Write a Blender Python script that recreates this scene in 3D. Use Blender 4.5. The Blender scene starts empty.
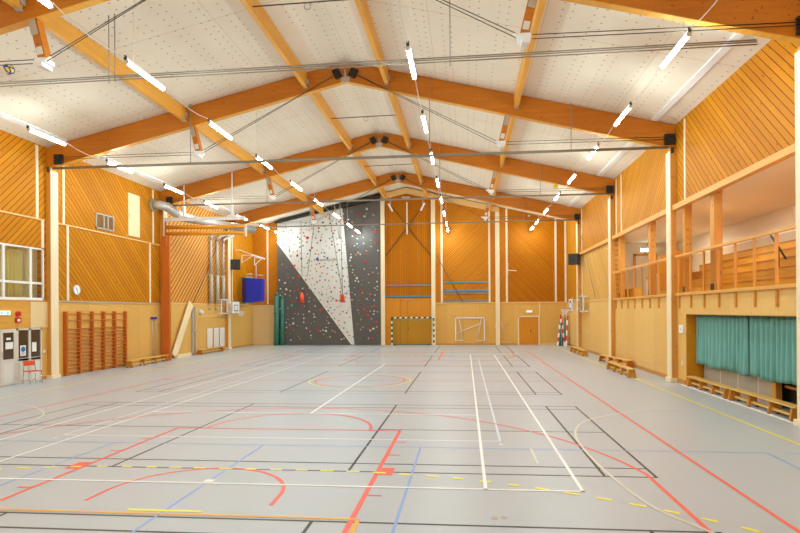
import bpy, bmesh, math, random
from mathutils import Vector, Matrix
random.seed(7)
PI = math.pi
scene = bpy.context.scene
COL = scene.collection

# ------------------------------------------------------------------ colour + materials
def lin(h):
    if isinstance(h, str):
        h = h.lstrip('#'); c = [int(h[i:i+2], 16)/255 for i in (0, 2, 4)]
    else:
        c = [x/255 for x in h]
    return tuple((x/12.92 if x <= .04045 else ((x+.055)/1.055)**2.4) for x in c) + (1.0,)

def new_mat(name):
    m = bpy.data.materials.new(name); m.use_nodes = True
    nt = m.node_tree; nt.nodes.clear()
    out = nt.nodes.new('ShaderNodeOutputMaterial')
    b = nt.nodes.new('ShaderNodeBsdfPrincipled')
    nt.links.new(b.outputs[0], out.inputs[0])
    return m, nt, b, out

class NG:
    """tiny node helper"""
    def __init__(s, nt): s.nt = nt
    def val(s, x, inp):
        if isinstance(x, (int, float)): inp.default_value = x
        elif isinstance(x, tuple): inp.default_value = x
        else: s.nt.links.new(x, inp)
    def math(s, op, a, b=0.0, c=None):
        n = s.nt.nodes.new('ShaderNodeMath'); n.operation = op
        s.val(a, n.inputs[0]); s.val(b, n.inputs[1])
        if c is not None: s.val(c, n.inputs[2])
        return n.outputs[0]
    def mix(s, f, a, b, kind='MIX'):
        n = s.nt.nodes.new('ShaderNodeMix'); n.data_type = 'RGBA'; n.blend_type = kind
        s.val(f, n.inputs[0]); s.val(a, n.inputs[6]); s.val(b, n.inputs[7])
        return n.outputs[2]
    def coords(s):
        t = s.nt.nodes.new('ShaderNodeTexCoord'); p = s.nt.nodes.new('ShaderNodeSeparateXYZ')
        s.nt.links.new(t.outputs['Object'], p.inputs[0])
        return p.outputs[0], p.outputs[1], p.outputs[2], t.outputs['Object']
    def comb(s, x, y, z):
        n = s.nt.nodes.new('ShaderNodeCombineXYZ'); s.val(x, n.inputs[0]); s.val(y, n.inputs[1]); s.val(z, n.inputs[2])
        return n.outputs[0]
    def noise(s, vec, scale=1.0, detail=3.0, rough=.55):
        n = s.nt.nodes.new('ShaderNodeTexNoise'); s.nt.links.new(vec, n.inputs['Vector'])
        n.inputs['Scale'].default_value = scale; n.inputs['Detail'].default_value = detail; n.inputs['Roughness'].default_value = rough
        return n.outputs[0]
    def white(s, w):
        n = s.nt.nodes.new('ShaderNodeTexWhiteNoise'); n.noise_dimensions = '1D'; s.nt.links.new(w, n.inputs['W'])
        return n.outputs[0]
    def ramp(s, f, stops):
        n = s.nt.nodes.new('ShaderNodeValToRGB'); s.nt.links.new(f, n.inputs[0])
        e = n.color_ramp.elements
        while len(e) < len(stops): e.new(.5)
        for q, (p, c) in zip(e, stops): q.position = p; q.color = c
        return n.outputs[0]
    def bump(s, h, strength, dist, bsdf):
        n = s.nt.nodes.new('ShaderNodeBump'); n.inputs['Strength'].default_value = strength; n.inputs['Distance'].default_value = dist
        s.nt.links.new(h, n.inputs['Height']); s.nt.links.new(n.outputs[0], bsdf.inputs['Normal'])

def plain(name, col, rough=.5, metal=0.0, var=.06, scale=6.0, emit=None, strength=0.0, spec=None):
    m, nt, b, o = new_mat(name); g = NG(nt)
    _, _, _, co = g.coords()
    c = lin(col); n = g.noise(co, scale)
    lo = tuple(max(0, x*(1-var)) for x in c[:3])+(1,); hi = tuple(min(1, x*(1+var)) for x in c[:3])+(1,)
    nt.links.new(g.mix(n, lo, hi), b.inputs['Base Color'])
    b.inputs['Roughness'].default_value = rough; b.inputs['Metallic'].default_value = metal
    if spec is not None: b.inputs['Specular IOR Level'].default_value = spec
    if emit is not None:
        b.inputs['Emission Color'].default_value = lin(emit); b.inputs['Emission Strength'].default_value = strength
    return m

def boards(name, axis, k, c1, c2, groove, pitch=.13, gw=.13, rough=.55):
    """clapboard cladding: axis = horizontal axis index, k = +1 / -1 diagonal, 0 vertical"""
    m, nt, b, o = new_mat(name); g = NG(nt)
    X, Y, Z, co = g.coords(); u = (X, Y)[axis]
    if k == 0:
        t = g.math('DIVIDE', u, pitch); s = Z
    else:
        t = g.math('DIVIDE', g.math('SUBTRACT', Z, g.math('MULTIPLY', u, float(k))), pitch*1.41421)
        s = g.math('ADD', g.math('MULTIPLY', Z, .7071), g.math('MULTIPLY', u, .7071*k))
    idx = g.math('FLOOR', t); fr = g.math('FRACT', t)
    w = g.white(idx)
    grain = g.noise(g.comb(g.math('MULTIPLY', s, .8), g.math('MULTIPLY', t, 2.2), g.math('MULTIPLY', w, 40.0)), 1.6, 4)
    f = g.math('ADD', g.math('MULTIPLY', w, .55), g.math('MULTIPLY', grain, .5))
    colr = g.mix(f, lin(c1), lin(c2))
    kn = g.noise(g.comb(g.math('MULTIPLY', s, 5.0), g.math('MULTIPLY', t, 2.0), w), 1.0, 1)
    colr = g.mix(g.math('MULTIPLY', g.math('GREATER_THAN', kn, .73), .45), colr, lin(groove))
    gr = g.math('LESS_THAN', fr, gw)
    colr = g.mix(gr, colr, lin(groove))
    nt.links.new(colr, b.inputs['Base Color'])
    b.inputs['Roughness'].default_value = rough; b.inputs['Specular IOR Level'].default_value = .15
    g.bump(g.math('SUBTRACT', 1.0, gr), .5, .01, b)
    return m

def ply(name, axis, c1, c2, seam, rough=.42, width=1.22):
    m, nt, b, o = new_mat(name); g = NG(nt)
    X, Y, Z, co = g.coords(); u = (X, Y)[axis]
    n1 = g.noise(g.comb(u, g.math('MULTIPLY', Z, 2.5), 0.0), 3.0, 5, .65)
    n2 = g.noise(g.comb(g.math('MULTIPLY', u, 1.0), g.math('MULTIPLY', Z, 1.6), 0.0), 17.0, 3, .7)
    pan = g.white(g.math('FLOOR', g.math('DIVIDE', u, width)))
    f = g.math('ADD', g.math('MULTIPLY', n1, .5), g.math('ADD', g.math('MULTIPLY', n2, .45), g.math('MULTIPLY', g.math('SUBTRACT', pan, .5), .25)))
    col = g.mix(g.math('SMOOTH_MIN', 1.0, f, .1), lin(c1), lin(c2))
    kn = g.math('GREATER_THAN', g.noise(g.comb(u, Z, 4.0), 6.5, 1), .74)
    col = g.mix(g.math('MULTIPLY', kn, .5), col, lin(seam))
    fr = g.math('FRACT', g.math('DIVIDE', u, width))
    col = g.mix(g.math('MULTIPLY', g.math('LESS_THAN', fr, .008), .5), col, lin(seam))
    nt.links.new(col, b.inputs['Base Color']); b.inputs['Roughness'].default_value = rough
    return m

def timber(name, c1, c2, along=0, rough=.45, knots=True, lam=0.0):
    """planed timber with grain running along an axis"""
    m, nt, b, o = new_mat(name); g = NG(nt)
    X, Y, Z, co = g.coords()
    s = [1.0*9, 1.0*9, 1.0*9]; s[along] = .7
    v = g.comb(g.math('MULTIPLY', X, s[0]), g.math('MULTIPLY', Y, s[1]), g.math('MULTIPLY', Z, s[2]))
    n = g.noise(v, 1.0, 4, .6); big = g.noise(co, .5, 2)
    f = g.math('ADD', g.math('MULTIPLY', n, .7), g.math('MULTIPLY', big, .3))
    col = g.ramp(f, [(.3, lin(c1)), (.7, lin(c2))])
    if lam:
        h = g.math('FRACT', g.math('DIVIDE', g.math('ADD', Z, g.math('MULTIPLY', g.math('ABSOLUTE', g.math('ADD', X, .5)), .24)), lam))
        col = g.mix(g.math('MULTIPLY', g.math('LESS_THAN', h, .12), .3), col, lin(c1))
    if knots:
        kn = g.math('GREATER_THAN', g.noise(co, 11.0, 0), .77)
        col = g.mix(g.math('MULTIPLY', kn, .5), col, lin('#5a2a08'))
    nt.links.new(col, b.inputs['Base Color']); b.inputs['Roughness'].default_value = rough
    return m

def ceiling_mat():
    m, nt, b, o = new_mat('perforated ceiling sheet'); g = NG(nt)
    X, Y, Z, co = g.coords()
    row = .78
    fx = g.math('FRACT', g.math('DIVIDE', g.math('ADD', X, 100.0), row))
    dx = g.math('MULTIPLY', g.math('SUBTRACT', g.math('ABSOLUTE', g.math('SUBTRACT', fx, .5)), .16), row)
    fy = g.math('MULTIPLY', g.math('SUBTRACT', g.math('FRACT', g.math('DIVIDE', g.math('ADD', Y, 100.0), .31)), .5), .31)
    r = g.math('SQRT', g.math('ADD', g.math('MULTIPLY', dx, dx), g.math('MULTIPLY', fy, fy)))
    dot = g.math('LESS_THAN', r, .027)
    # some of the rows are covered over with paint
    patch = g.math('GREATER_THAN', g.noise(g.comb(g.math('MULTIPLY', X, .9), g.math('MULTIPLY', Y, .25), 0.0), 1.0, 2), .40)
    dot = g.math('MULTIPLY', dot, g.math('MULTIPLY', patch, .62))
    n = g.noise(co, 1.3, 4)
    col = g.mix(n, lin('#ded2bf'), lin('#e8dece'))
    sy = g.math('LESS_THAN', g.math('FRACT', g.math('DIVIDE', g.math('ADD', Y, 99.2), 3.95)), .006)
    sx = g.math('LESS_THAN', g.math('FRACT', g.math('DIVIDE', g.math('ADD', X, 100.13), 3.12)), .006)
    seam = g.math('MULTIPLY', g.math('MAXIMUM', sy, sx), .45)
    col = g.mix(seam, col, lin('#a89468'))
    col = g.mix(dot, col, lin('#6f6350'))
    nt.links.new(col, b.inputs['Base Color']); b.inputs['Roughness'].default_value = .75
    return m

def floor_mat():
    m, nt, b, o = new_mat('grey sports floor'); g = NG(nt)
    X, Y, Z, co = g.coords()
    n = g.noise(co, .35, 4); n2 = g.noise(co, 40.0, 2)
    f = g.math('ADD', g.math('MULTIPLY', n, .7), g.math('MULTIPLY', n2, .3))
    col = g.mix(f, lin((176, 182, 191)), lin((188, 193, 201)))
    wide = g.math('LESS_THAN', g.math('FRACT', g.math('DIVIDE', g.math('ADD', Y, 100.0), 1.5)), .012)
    col = g.mix(g.math('MULTIPLY', wide, .10), col, lin('#8a8b8e'))
    nt.links.new(col, b.inputs['Base Color'])
    rr = g.math('ADD', .30, g.math('MULTIPLY', n, .12)); nt.links.new(rr, b.inputs['Roughness'])
    b.inputs['Specular IOR Level'].default_value = .5
    return m

def glass_mat(name, tint, clear=.88, rough=.05):
    m = bpy.data.materials.new(name); m.use_nodes = True; nt = m.node_tree; nt.nodes.clear(); g = NG(nt)
    out = nt.nodes.new('ShaderNodeOutputMaterial'); t = nt.nodes.new('ShaderNodeBsdfTransparent'); gl = nt.nodes.new('ShaderNodeBsdfGlossy')
    mx = nt.nodes.new('ShaderNodeMixShader'); t.inputs[0].default_value = lin(tint); gl.inputs['Roughness'].default_value = rough
    mx.inputs[0].default_value = 1-clear
    nt.links.new(t.outputs[0], mx.inputs[1]); nt.links.new(gl.outputs[0], mx.inputs[2]); nt.links.new(mx.outputs[0], out.inputs[0])
    return m

def emis(name, col, s):
    m = bpy.data.materials.new(name); m.use_nodes = True; nt = m.node_tree; nt.nodes.clear()
    out = nt.nodes.new('ShaderNodeOutputMaterial'); e = nt.nodes.new('ShaderNodeEmission')
    e.inputs[0].default_value = lin(col); e.inputs[1].default_value = s
    nt.links.new(e.outputs[0], out.inputs[0]); return m

def cloth(name, c1, c2, axis=1):
    m, nt, b, o = new_mat(name); g = NG(nt)
    X, Y, Z, co = g.coords(); u = (X, Y)[axis]
    n = g.noise(g.comb(g.math('MULTIPLY', u, 8.0), g.math('MULTIPLY', Z, 1.0), 0.0), 1.5, 4)
    nt.links.new(g.mix(n, lin(c1), lin(c2)), b.inputs['Base Color'])
    b.inputs['Roughness'].default_value = .85; b.inputs['Sheen Weight'].default_value = .2
    return m

O1, O2, OG = '#b8720f', '#d8932c', '#5e2c02'
M = dict(
    b_l_up=boards('cladding left rising', 1, 1, (180, 108, 2), (208, 138, 16), (78, 34, 2), pitch=.185, gw=.11),
    b_l_dn=boards('cladding left falling', 1, -1, (180, 108, 2), (208, 138, 16), (84, 38, 4), pitch=.185, gw=.11),
    b_r_up=boards('cladding right rising', 1, 1, (180, 108, 2), (206, 136, 14), (78, 34, 2), pitch=.185, gw=.1),
    b_r_dn=boards('cladding right falling', 1, -1, (184, 114, 4), (210, 142, 20), (118, 62, 10), pitch=.17, gw=.12),
    b_r_lt=boards('pale cladding right', 1, 1, (206, 150, 66), (228, 182, 108), (150, 96, 30), pitch=.17, gw=.12),
    b_l_lt=boards('cladding left pale gaps', 1, 1, (184, 110, 4), (204, 134, 16), (240, 204, 146), pitch=.24, gw=.17),
    b_r_v=boards('cladding right upright', 1, 0, (186, 116, 4), (206, 140, 18), (130, 72, 14), pitch=.2, gw=.12),
    b_f_up=boards('cladding far rising', 0, 1, (174, 100, 0), (194, 120, 8), (222, 154, 66), pitch=.14, gw=.18),
    b_f_dn=boards('cladding far falling', 0, -1, (174, 100, 0), (194, 120, 8), (104, 52, 6), pitch=.14, gw=.16),
    b_f_v=boards('cladding far upright', 0, 0, (176, 102, 0), (192, 118, 8), (132, 70, 10), pitch=.13, gw=.16),
    ply_l=ply('plywood left', 1, (206, 156, 74), (232, 190, 108), (138, 90, 32)),
    ply_r=ply('plywood right', 1, (214, 164, 84), (240, 202, 128), (142, 94, 34)),
    ply_f=ply('plywood far', 0, (206, 152, 66), (230, 184, 98), (138, 90, 32)),
    ply_pale=ply('pale plywood', 1, (220, 192, 142), (234, 210, 164), (184, 148, 92)),
    ply_palef=ply('pale plywood far', 0, (218, 188, 132), (232, 204, 152), (184, 148, 92)),
    band=timber('honey veneer band', (204, 146, 56), (220, 166, 72), 1, .35, False),
    glu=timber('glulam', (184, 104, 6), (204, 124, 14), 0, .5, True, .16),
    glu_y=timber('glulam lengthwise', (206, 144, 46), (224, 164, 66), 1, .5, False),
    post=timber('glulam post', (202, 138, 50), (218, 154, 68), 2, .5),
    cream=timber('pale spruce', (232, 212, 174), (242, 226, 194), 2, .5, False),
    cream_y=timber('pale spruce lengthwise', (222, 178, 110), (234, 196, 132), 1, .5, False),
    cream_x=timber('pale spruce crosswise', (222, 178, 110), (234, 196, 132), 0, .5, False),
    orange=timber('orange painted panel', (206, 130, 8), (216, 142, 14), 2, .45, False),
    orangef=timber('orange door leaf', (204, 128, 10), (214, 140, 18), 2, .4, False),
    red_wood=timber('red brown lacquered wood', (188, 94, 24), (204, 112, 38), 2, .35, False),
    red_wood_y=timber('red brown lacquered wood lengthwise', (186, 104, 36), (206, 126, 56), 1, .35, False),
    boom=timber('lacquered boom', (206, 128, 18), (230, 162, 44), 0, .22, False),
    bench=timber('lacquered bench wood', (220, 170, 82), (232, 188, 104), 1, .4, False),
    bench_end=timber('bench end wood', (194, 130, 40), (210, 146, 54), 2, .4, False),
    rail=timber('railing wood', (200, 130, 42), (218, 152, 64), 2, .45, False),
    rail_y=timber('railing wood lengthwise', (212, 150, 64), (228, 170, 90), 1, .45, False),
    tier=timber('bleacher plank', (214, 156, 44), (230, 176, 66), 1, .45, False),
    skirt=timber('skirting wood', (184, 126, 42), (200, 142, 58), 1, .45, False),
    plankp=timber('pale plank', (240, 218, 174), (246, 230, 194), 1, .5, False),
    ceil=ceiling_mat(), floor=floor_mat(),
    white=plain('white paint', '#e9e9ea', .4), offwhite=plain('off white paint', '#dad7d0', .6),
    beige=plain('beige plaster', (232, 224, 208), .8), ceilb=plain('balcony ceiling', (232, 224, 210), .8, var=.04, scale=1.0),
    greydoor=plain('light grey door paint', '#d2cac2', .45), panelgrey=plain('grey board', '#b3a695', .6, scale=2),
    steel=plain('galvanised steel', (182, 178, 170), .45, .15), tube=plain('grey steel tube', '#8c8578', .5, .2),
    chrome=plain('chrome', '#c9c9c9', .18, .9), darksteel=plain('dark steel rod', '#4a4238', .5, .3),
    black=plain('black plastic', '#191919', .5), blackbox=plain('black ribbed metal', '#211d19', .55),
    grille=plain('speaker grille', '#2c2c2e', .7), duct=plain('silver duct', '#b9b6b0', .35, .5),
    cable=plain('thin cable', '#8f8a80', .6), whitecable=plain('white lamp wire', '#e6e2da', .6),
    redtri=plain('red plastic', '#d32a1e', .4), redor=plain('orange red fabric', '#e8501c', .6),
    seatred=plain('red orange seat shell', (222, 82, 36), .4), blue=plain('blue vinyl', '#2430b8', .45), bluedk=plain('dark violet vinyl', '#3c3690', .5),
    bluerail=plain('blue painted bar', (36, 158, 206), .5), tealm=plain('green vinyl mat', (62, 124, 110), .5), teal2=plain('pale green tip', '#7fa8a0', .5),
    blacktape=plain('black stripe paint', '#1c1f1c', .5), greennet=plain('green net cord', '#5cae40', .8), greencord=plain('bright green cord', '#3ea070', .7),
    greenbar=plain('green base bar', '#2f7560', .5),
    cwgrey=plain('dark grey climbing panel', '#5c5957', .8, var=.08, scale=14), cwwhite=plain('white climbing panel', '#d5d6d4', .6, var=.03),
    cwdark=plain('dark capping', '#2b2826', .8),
    curt=cloth('teal curtain cloth', (76, 140, 132), (124, 178, 170)), ycurt=cloth('olive yellow curtain cloth', (222, 200, 120), (236, 218, 146)),
    glass=glass_mat('window glass', '#f2f4f2', .9), railglass=glass_mat('balustrade glass', '#f6f2ea', .95),
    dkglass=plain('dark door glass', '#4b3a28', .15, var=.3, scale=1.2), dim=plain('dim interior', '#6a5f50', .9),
    paper=plain('white paper', '#e8e8e8', .8), bluemark=plain('blue print', '#2a62b0', .7), clearp=glass_mat('clear backboard', '#eef2f2', .72, .12),
    greybag=plain('slate plastic', '#4b4d50', .6), netw=plain('white net cord', '#e8e6e2', .8), blk=plain('black line paint', '#3a342f', .45),
    floorwhite=plain('white floor line', '#fbfbfa', .4), floorblue=plain('blue floor line', '#86a8de', .4), floorpale=plain('pale blue floor line', '#dae2ee', .4),
    floorred=plain('red floor line', '#f0685a', .4), floorredd=plain('red floor block', '#ea4f48', .4), flooryel=plain('yellow floor line', '#fbee3c', .4), flooror=plain('orange floor line', '#f0b040', .4),
    floorcream=plain('cream floor line', '#dedacb', .4), yelball=plain('yellow ball skin', '#e8d020', .5), blueball=plain('blue ball panels', '#1d2f9e', .5),
    rubber=plain('blue rubber foot', '#26306e', .7), greyletter=plain('grey print', '#70757c', .7), redmark=plain('red print', '#b5433c', .7),
    lamp=emis('lamp tube', '#eafaf8', 136.0), lamp_room=emis('room lamp diffuser', '#fff2d8', 9.0), fill_hot=emis('bright fill shade', '#fff6e6', 420.0), fill_soft=emis('opal fill shade', '#fff6e6', 150.0), signhot=emis('bright sign face', '#d8f8ea', 30.0), lamp_top=emis('lamp tube upper side', '#eafaf8', 10.0), signlit=emis('lit sign face', '#cdeede', 1.5), signw=plain('sign print', '#2f9a62', .6, emit='#1f8a52', strength=.6),
    clockface=plain('clock face', '#e6ebee', .5), hat=plain('cream hatch', '#d8cfa2', .5), louv=plain('louvre slat', '#a8926c', .5), louvf=plain('louvre frame', '#b9b5ac', .5),
)

# ------------------------------------------------------------------ mesh builder
class MB:
    def __init__(s): s.v = []; s.f = []; s.m = []; s.s = []
    def add(s, vs, fs, m=0, smooth=False):
        o = len(s.v); s.v += [tuple(v) for v in vs]
        for f in fs: s.f.append([i+o for i in f]); s.m.append(m); s.s.append(smooth)
        return s
    def box(s, x0, x1, y0, y1, z0, z1, m=0):
        x0, x1 = sorted((x0, x1)); y0, y1 = sorted((y0, y1)); z0, z1 = sorted((z0, z1))
        v = [(x, y, z) for x in (x0, x1) for y in (y0, y1) for z in (z0, z1)]
        return s.add(v, [(0, 1, 3, 2), (4, 6, 7, 5), (0, 4, 5, 1), (2, 3, 7, 6), (0, 2, 6, 4), (1, 5, 7, 3)], m)
    def frame_of(s, p0, p1, up=(0, 0, 1)):
        d = (Vector(p1)-Vector(p0)); L = d.length; d.normalize(); u = Vector(up)
        if abs(d.dot(u)) > .98: u = Vector((1, 0, 0)) if abs(d.x) < .9 else Vector((0, 1, 0))
        a = d.cross(u).normalized(); b = a.cross(d).normalized()
        return d, a, b
    def bar(s, p0, p1, w, h, up=(0, 0, 1), m=0):
        """rectangular bar, w sideways, h along up"""
        d, a, b = s.frame_of(p0, p1, up); vs = []
        for p in (Vector(p0), Vector(p1)):
            for sa, sb in ((-1, -1), (1, -1), (1, 1), (-1, 1)): vs.append(p+a*(sa*w/2)+b*(sb*h/2))
        return s.add(vs, [(3, 2, 1, 0), (4, 5, 6, 7), (0, 1, 5, 4), (1, 2, 6, 5), (2, 3, 7, 6), (3, 0, 4, 7)], m)
    def tube(s, p0, p1, r, n=10, m=0, r2=None):
        d, a, b = s.frame_of(p0, p1); r2 = r if r2 is None else r2; vs = []
        for p, q in ((Vector(p0), r), (Vector(p1), r2)):
            for i in range(n):
                t = 2*PI*i/n; vs.append(p+a*(math.cos(t)*q)+b*(math.sin(t)*q))
        s.add(vs, [(i, i+n, (i+1) % n+n, (i+1) % n) for i in range(n)], m, True)
        return s.add(vs, [tuple(range(n)), tuple(range(2*n-1, n-1, -1))], m)
    def path(s, pts, r, n=8, m=0, closed=False):
        pts = [Vector(p) for p in pts]; N = len(pts); vs = []
        for i, p in enumerate(pts):
            a0 = pts[i-1] if (i > 0 or closed) else p; a1 = pts[(i+1) % N] if (i < N-1 or closed) else p
            d = (a1-a0).normalized(); u = Vector((0, 0, 1)) if abs(d.z) < .95 else Vector((1, 0, 0))
            a = d.cross(u).normalized(); b = a.cross(d).normalized()
            for k in range(n):
                t = 2*PI*k/n; vs.append(p+a*(math.cos(t)*r)+b*(math.sin(t)*r))
        fs = []
        for i in range(N if closed else N-1):
            j = (i+1) % N
            for k in range(n): fs.append((i*n+k, j*n+k, j*n+(k+1) % n, i*n+(k+1) % n))
        s.add(vs, fs, m, True)
        if not closed: s.add(vs, [tuple(range(n)), tuple(range(N*n-1, N*n-n-1, -1))], m)
        return s
    def prism(s, poly, vec, m=0):
        n = len(poly); v = Vector(vec); vs = [Vector(p) for p in poly]+[Vector(p)+v for p in poly]
        return s.add(vs, [tuple(range(n-1, -1, -1)), tuple(range(n, 2*n))]+[(i, (i+1) % n, (i+1) % n+n, i+n) for i in range(n)], m)
    def sphere(s, c, r, n=12, m=0, sq=(1, 1, 1)):
        vs = []; fs = []; k = n//2; c = Vector(c)
        for i in range(k+1):
            th = PI*i/k
            for j in range(n):
                ph = 2*PI*j/n
                vs.append(c+Vector((math.sin(th)*math.cos(ph)*r*sq[0], math.sin(th)*math.sin(ph)*r*sq[1], math.cos(th)*r*sq[2])))
        for i in range(k):
            for j in range(n): fs.append((i*n+j, (i+1)*n+j, (i+1)*n+(j+1) % n, i*n+(j+1) % n))
        return s.add(vs, fs, m, True)
    def disc(s, c, nrm, r, th, n=24, m=0): 
        c = Vector(c); d = Vector(nrm).normalized(); return s.tube(c, c+d*th, r, n, m)
    def mesh(s, name, mats, center=None):
        me = bpy.data.meshes.new(name); c = Vector(center) if center else Vector((0, 0, 0))
        me.from_pydata([tuple(Vector(v)-c) for v in s.v], [], s.f)
        for m in (mats if isinstance(mats, (list, tuple)) else [mats]): me.materials.append(M[m] if isinstance(m, str) else m)
        for p, mi, sm in zip(me.polygons, s.m, s.s): p.material_index = mi; p.use_smooth = sm
        bm = bmesh.new(); bm.from_mesh(me); bmesh.ops.remove_doubles(bm, verts=bm.verts, dist=1e-5); bmesh.ops.recalc_face_normals(bm, faces=bm.faces); bm.to_mesh(me); bm.free()
        return me
    def build(s, name, mats, parent=None, label=None, cat=None, group=None, kind=None, bevel=0.0):
        center = None
        if parent is None and kind is None:
            xs = [v[0] for v in s.v]; ys = [v[1] for v in s.v]; zs = [v[2] for v in s.v]
            center = ((min(xs)+max(xs))/2, (min(ys)+max(ys))/2, min(zs))
        o = bpy.data.objects.new(name, s.mesh(name, mats, center)); COL.objects.link(o)
        if center: o.location = center
        if parent is not None: attach(o, parent)
        if bevel:
            b = o.modifiers.new('bevel', 'BEVEL'); b.width = bevel; b.segments = 2; b.limit_method = 'ANGLE'
        tag(o, label, cat, group, kind)
        return o

def attach(o, parent):
    o.parent = parent
    W = Matrix.Identity(4); p = parent
    chain = []
    while p is not None: chain.append(p); p = p.parent
    for q in reversed(chain): W = W @ q.matrix_parent_inverse @ Matrix.LocRotScale(q.location, q.rotation_euler, q.scale)
    o.matrix_parent_inverse = W.inverted()

def tag(o, label=None, cat=None, group=None, kind=None):
    if label: o['label'] = label
    if cat: o['category'] = cat
    if group: o['group'] = group
    if kind: o['kind'] = kind
    return o

def thing(name, label, cat, loc, group=None, kind=None):
    o = bpy.data.objects.new(name, None); COL.objects.link(o); o.location = loc; o.empty_display_size = .1
    return tag(o, label, cat, group, kind)

def copy_tree(o, parent=None):
    c = o.copy(); COL.objects.link(c)
    if parent is not None:
        c.parent = parent; c.matrix_parent_inverse = o.matrix_parent_inverse.copy()
    for ch in list(o.children): copy_tree(ch, c)
    return c

def dup(root, loc, label, group=None, rotz=None):
    c = copy_tree(root); c.location = loc
    if rotz is not None: c.rotation_euler = (0, 0, rotz)
    c['label'] = label
    if group: c['group'] = group
    return c

# ------------------------------------------------------------------ dimensions
XL, XR, YN, YF, XC = -12.3, 11.2, -24.0, 20.7, -.5
def zc(x): return 11.75-.236*abs(x+.5)            # underside of the ceiling
FR = [-7.42, .2, 8.1, 16.0]                        # frames (centre in depth)

# ------------------------------------------------------------------ floor and its markings
fl = MB().box(-13.6, 15.4, YN-.3, YF+.3, -.2, 0).build('floor', 'floor', kind='structure')
def strip(mb, pts, w, z):
    pts = [Vector((p[0], p[1], 0)) for p in pts]; N = len(pts); vs = []
    for i, p in enumerate(pts):
        d0 = (p-pts[i-1]).normalized() if i else None; d1 = (pts[i+1]-p).normalized() if i < N-1 else None
        d = ((d0 or d1)+(d1 or d0)).normalized(); a = Vector((-d.y, d.x, 0)); c = 1.0
        if d0 and d1: c = 1/max(.5, a.dot(Vector((-d1.y, d1.x, 0))))
        vs += [(p.x+a.x*w/2*c, p.y+a.y*w/2*c, z), (p.x-a.x*w/2*c, p.y-a.y*w/2*c, z)]
    mb.add(vs, [(2*i, 2*i+1, 2*i+3, 2*i+2) for i in range(N-1)])
def seg(mb, x0, y0, x1, y1, w, z): strip(mb, [(x0, y0), (x1, y1)], w, z)
def rect(mb, x0, y0, x1, y1, w, z):
    h = w/2
    seg(mb, x0-h, y0, x1+h, y0, w, z); seg(mb, x0-h, y1, x1+h, y1, w, z); seg(mb, x0, y0-h, x0, y1+h, w, z); seg(mb, x1, y0-h, x1, y1+h, w, z)
def arc(mb, cx, cy, r, a0, a1, w, z, n=40): strip(mb, [(cx+r*math.cos(math.radians(a0+(a1-a0)*i/n)), cy+r*math.sin(math.radians(a0+(a1-a0)*i/n))) for i in range(n+1)], w, z)
def lines(name, mb, mat): return mb.build(name, mat, fl, kind='structure')
z = .0010
b = MB()                                            # black badminton courts laid across the hall
for c in (-16.25, -8.1, 0, 8.1, 16.25):
    rect(b, -6.7, c-3.05, 6.7, c+3.05, .045, z)
    for y in (c-2.6, c+2.6): seg(b, -6.7, y, 6.7, y, .045, z)
    for x in (-5.94, 5.94, -1.98, 1.98): seg(b, x, c-3.05, x, c+3.05, .045, z)
    for sx in (-1, 1): seg(b, sx*1.98, c, sx*6.7, c, .045, z)
lines('badminton_court_lines', b, 'blk'); z = .0018
b = MB()
rect(b, -4.5, -9, 4.5, 9, .05, z); seg(b, -4.5, -3, 4.5, -3, .05, z); seg(b, -4.5, 3, 4.5, 3, .05, z)
for sx in (-1, 1):
    for sy in (-1, 1): seg(b, sx*4.5, sy*9.18, sx*4.5, sy*9.3, .06, z)
lines('volleyball_court_lines', b, 'floorpale'); z = .0026
b = MB()
seg(b, -6.2, -9.57, 9.1, -9.57, .04, z); seg(b, 9.4, -9.57, 9.9, -9.57, .04, z)
for x in (-3, 0, 3, 9.1): seg(b, x, -9.57, x, -17, .038, z)
seg(b, -6.2, 9.57, 9.1, 9.57, .04, z)
for x in (3, -3): seg(b, x, 9.57, x, 17, .045, z)
lines('practice_court_lines', b, 'floorblue'); z = .0034
b = MB()
for s in (-1, 1):
    pts = [(s*1.29, -12.72)]+[(s*0+1.28*math.cos(math.radians(a))*s, -12.40+1.28*math.sin(math.radians(a))) for a in range(0, 91, 6)]
    strip(b, pts, .06, z)
    strip(b, [(-x, -y) for x, y in pts], .06, z)
    seg(b, s*2.45, -14, s*2.45, -8.2, .07, z); seg(b, s*2.45, 14, s*2.45, 8.2, .07, z)
    seg(b, -7.55, 14*s, 7.6, 14*s, .06, z); seg(b, -2.45, 8.2*s, 2.45, 8.2*s, .06, z)
    arc(b, 0, -8.2*s, 1.8, 0 if s > 0 else 180, 180 if s > 0 else 360, .06, z)
    arc(b, 0, -12.42*s, 6.75, 12 if s > 0 else 192, 168 if s > 0 else 348, .06, z, 60)
    for x in (-6.6, 6.6): seg(b, x, -14*s, x, -11.02*s, .06, z)
    for x in (-7.55, 7.6): seg(b, x, -14, x, 14, .06, z) if s > 0 else None
seg(b, -7.55, 0, 7.6, 0, .05, z); arc(b, 0, 0, 1.62, 0, 360, .06, z)
for sx in (-1, 1):
    for sy in (-1, 1):
        for y in (12.25, 10.15, 9.2): seg(b, sx*2.49, sy*y, sx*2.68, sy*y, .05, z)
        seg(b, sx*2.489, sy*11.12, sx*2.7, sy*11.12, .38, z)
lines('basketball_court_lines', b, 'floorred'); z = .0042
b = MB()
rect(b, -10, -20, 10.02, 20, .065, z); arc(b, 0, 0, 1.84, 0, 360, .05, z)
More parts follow.
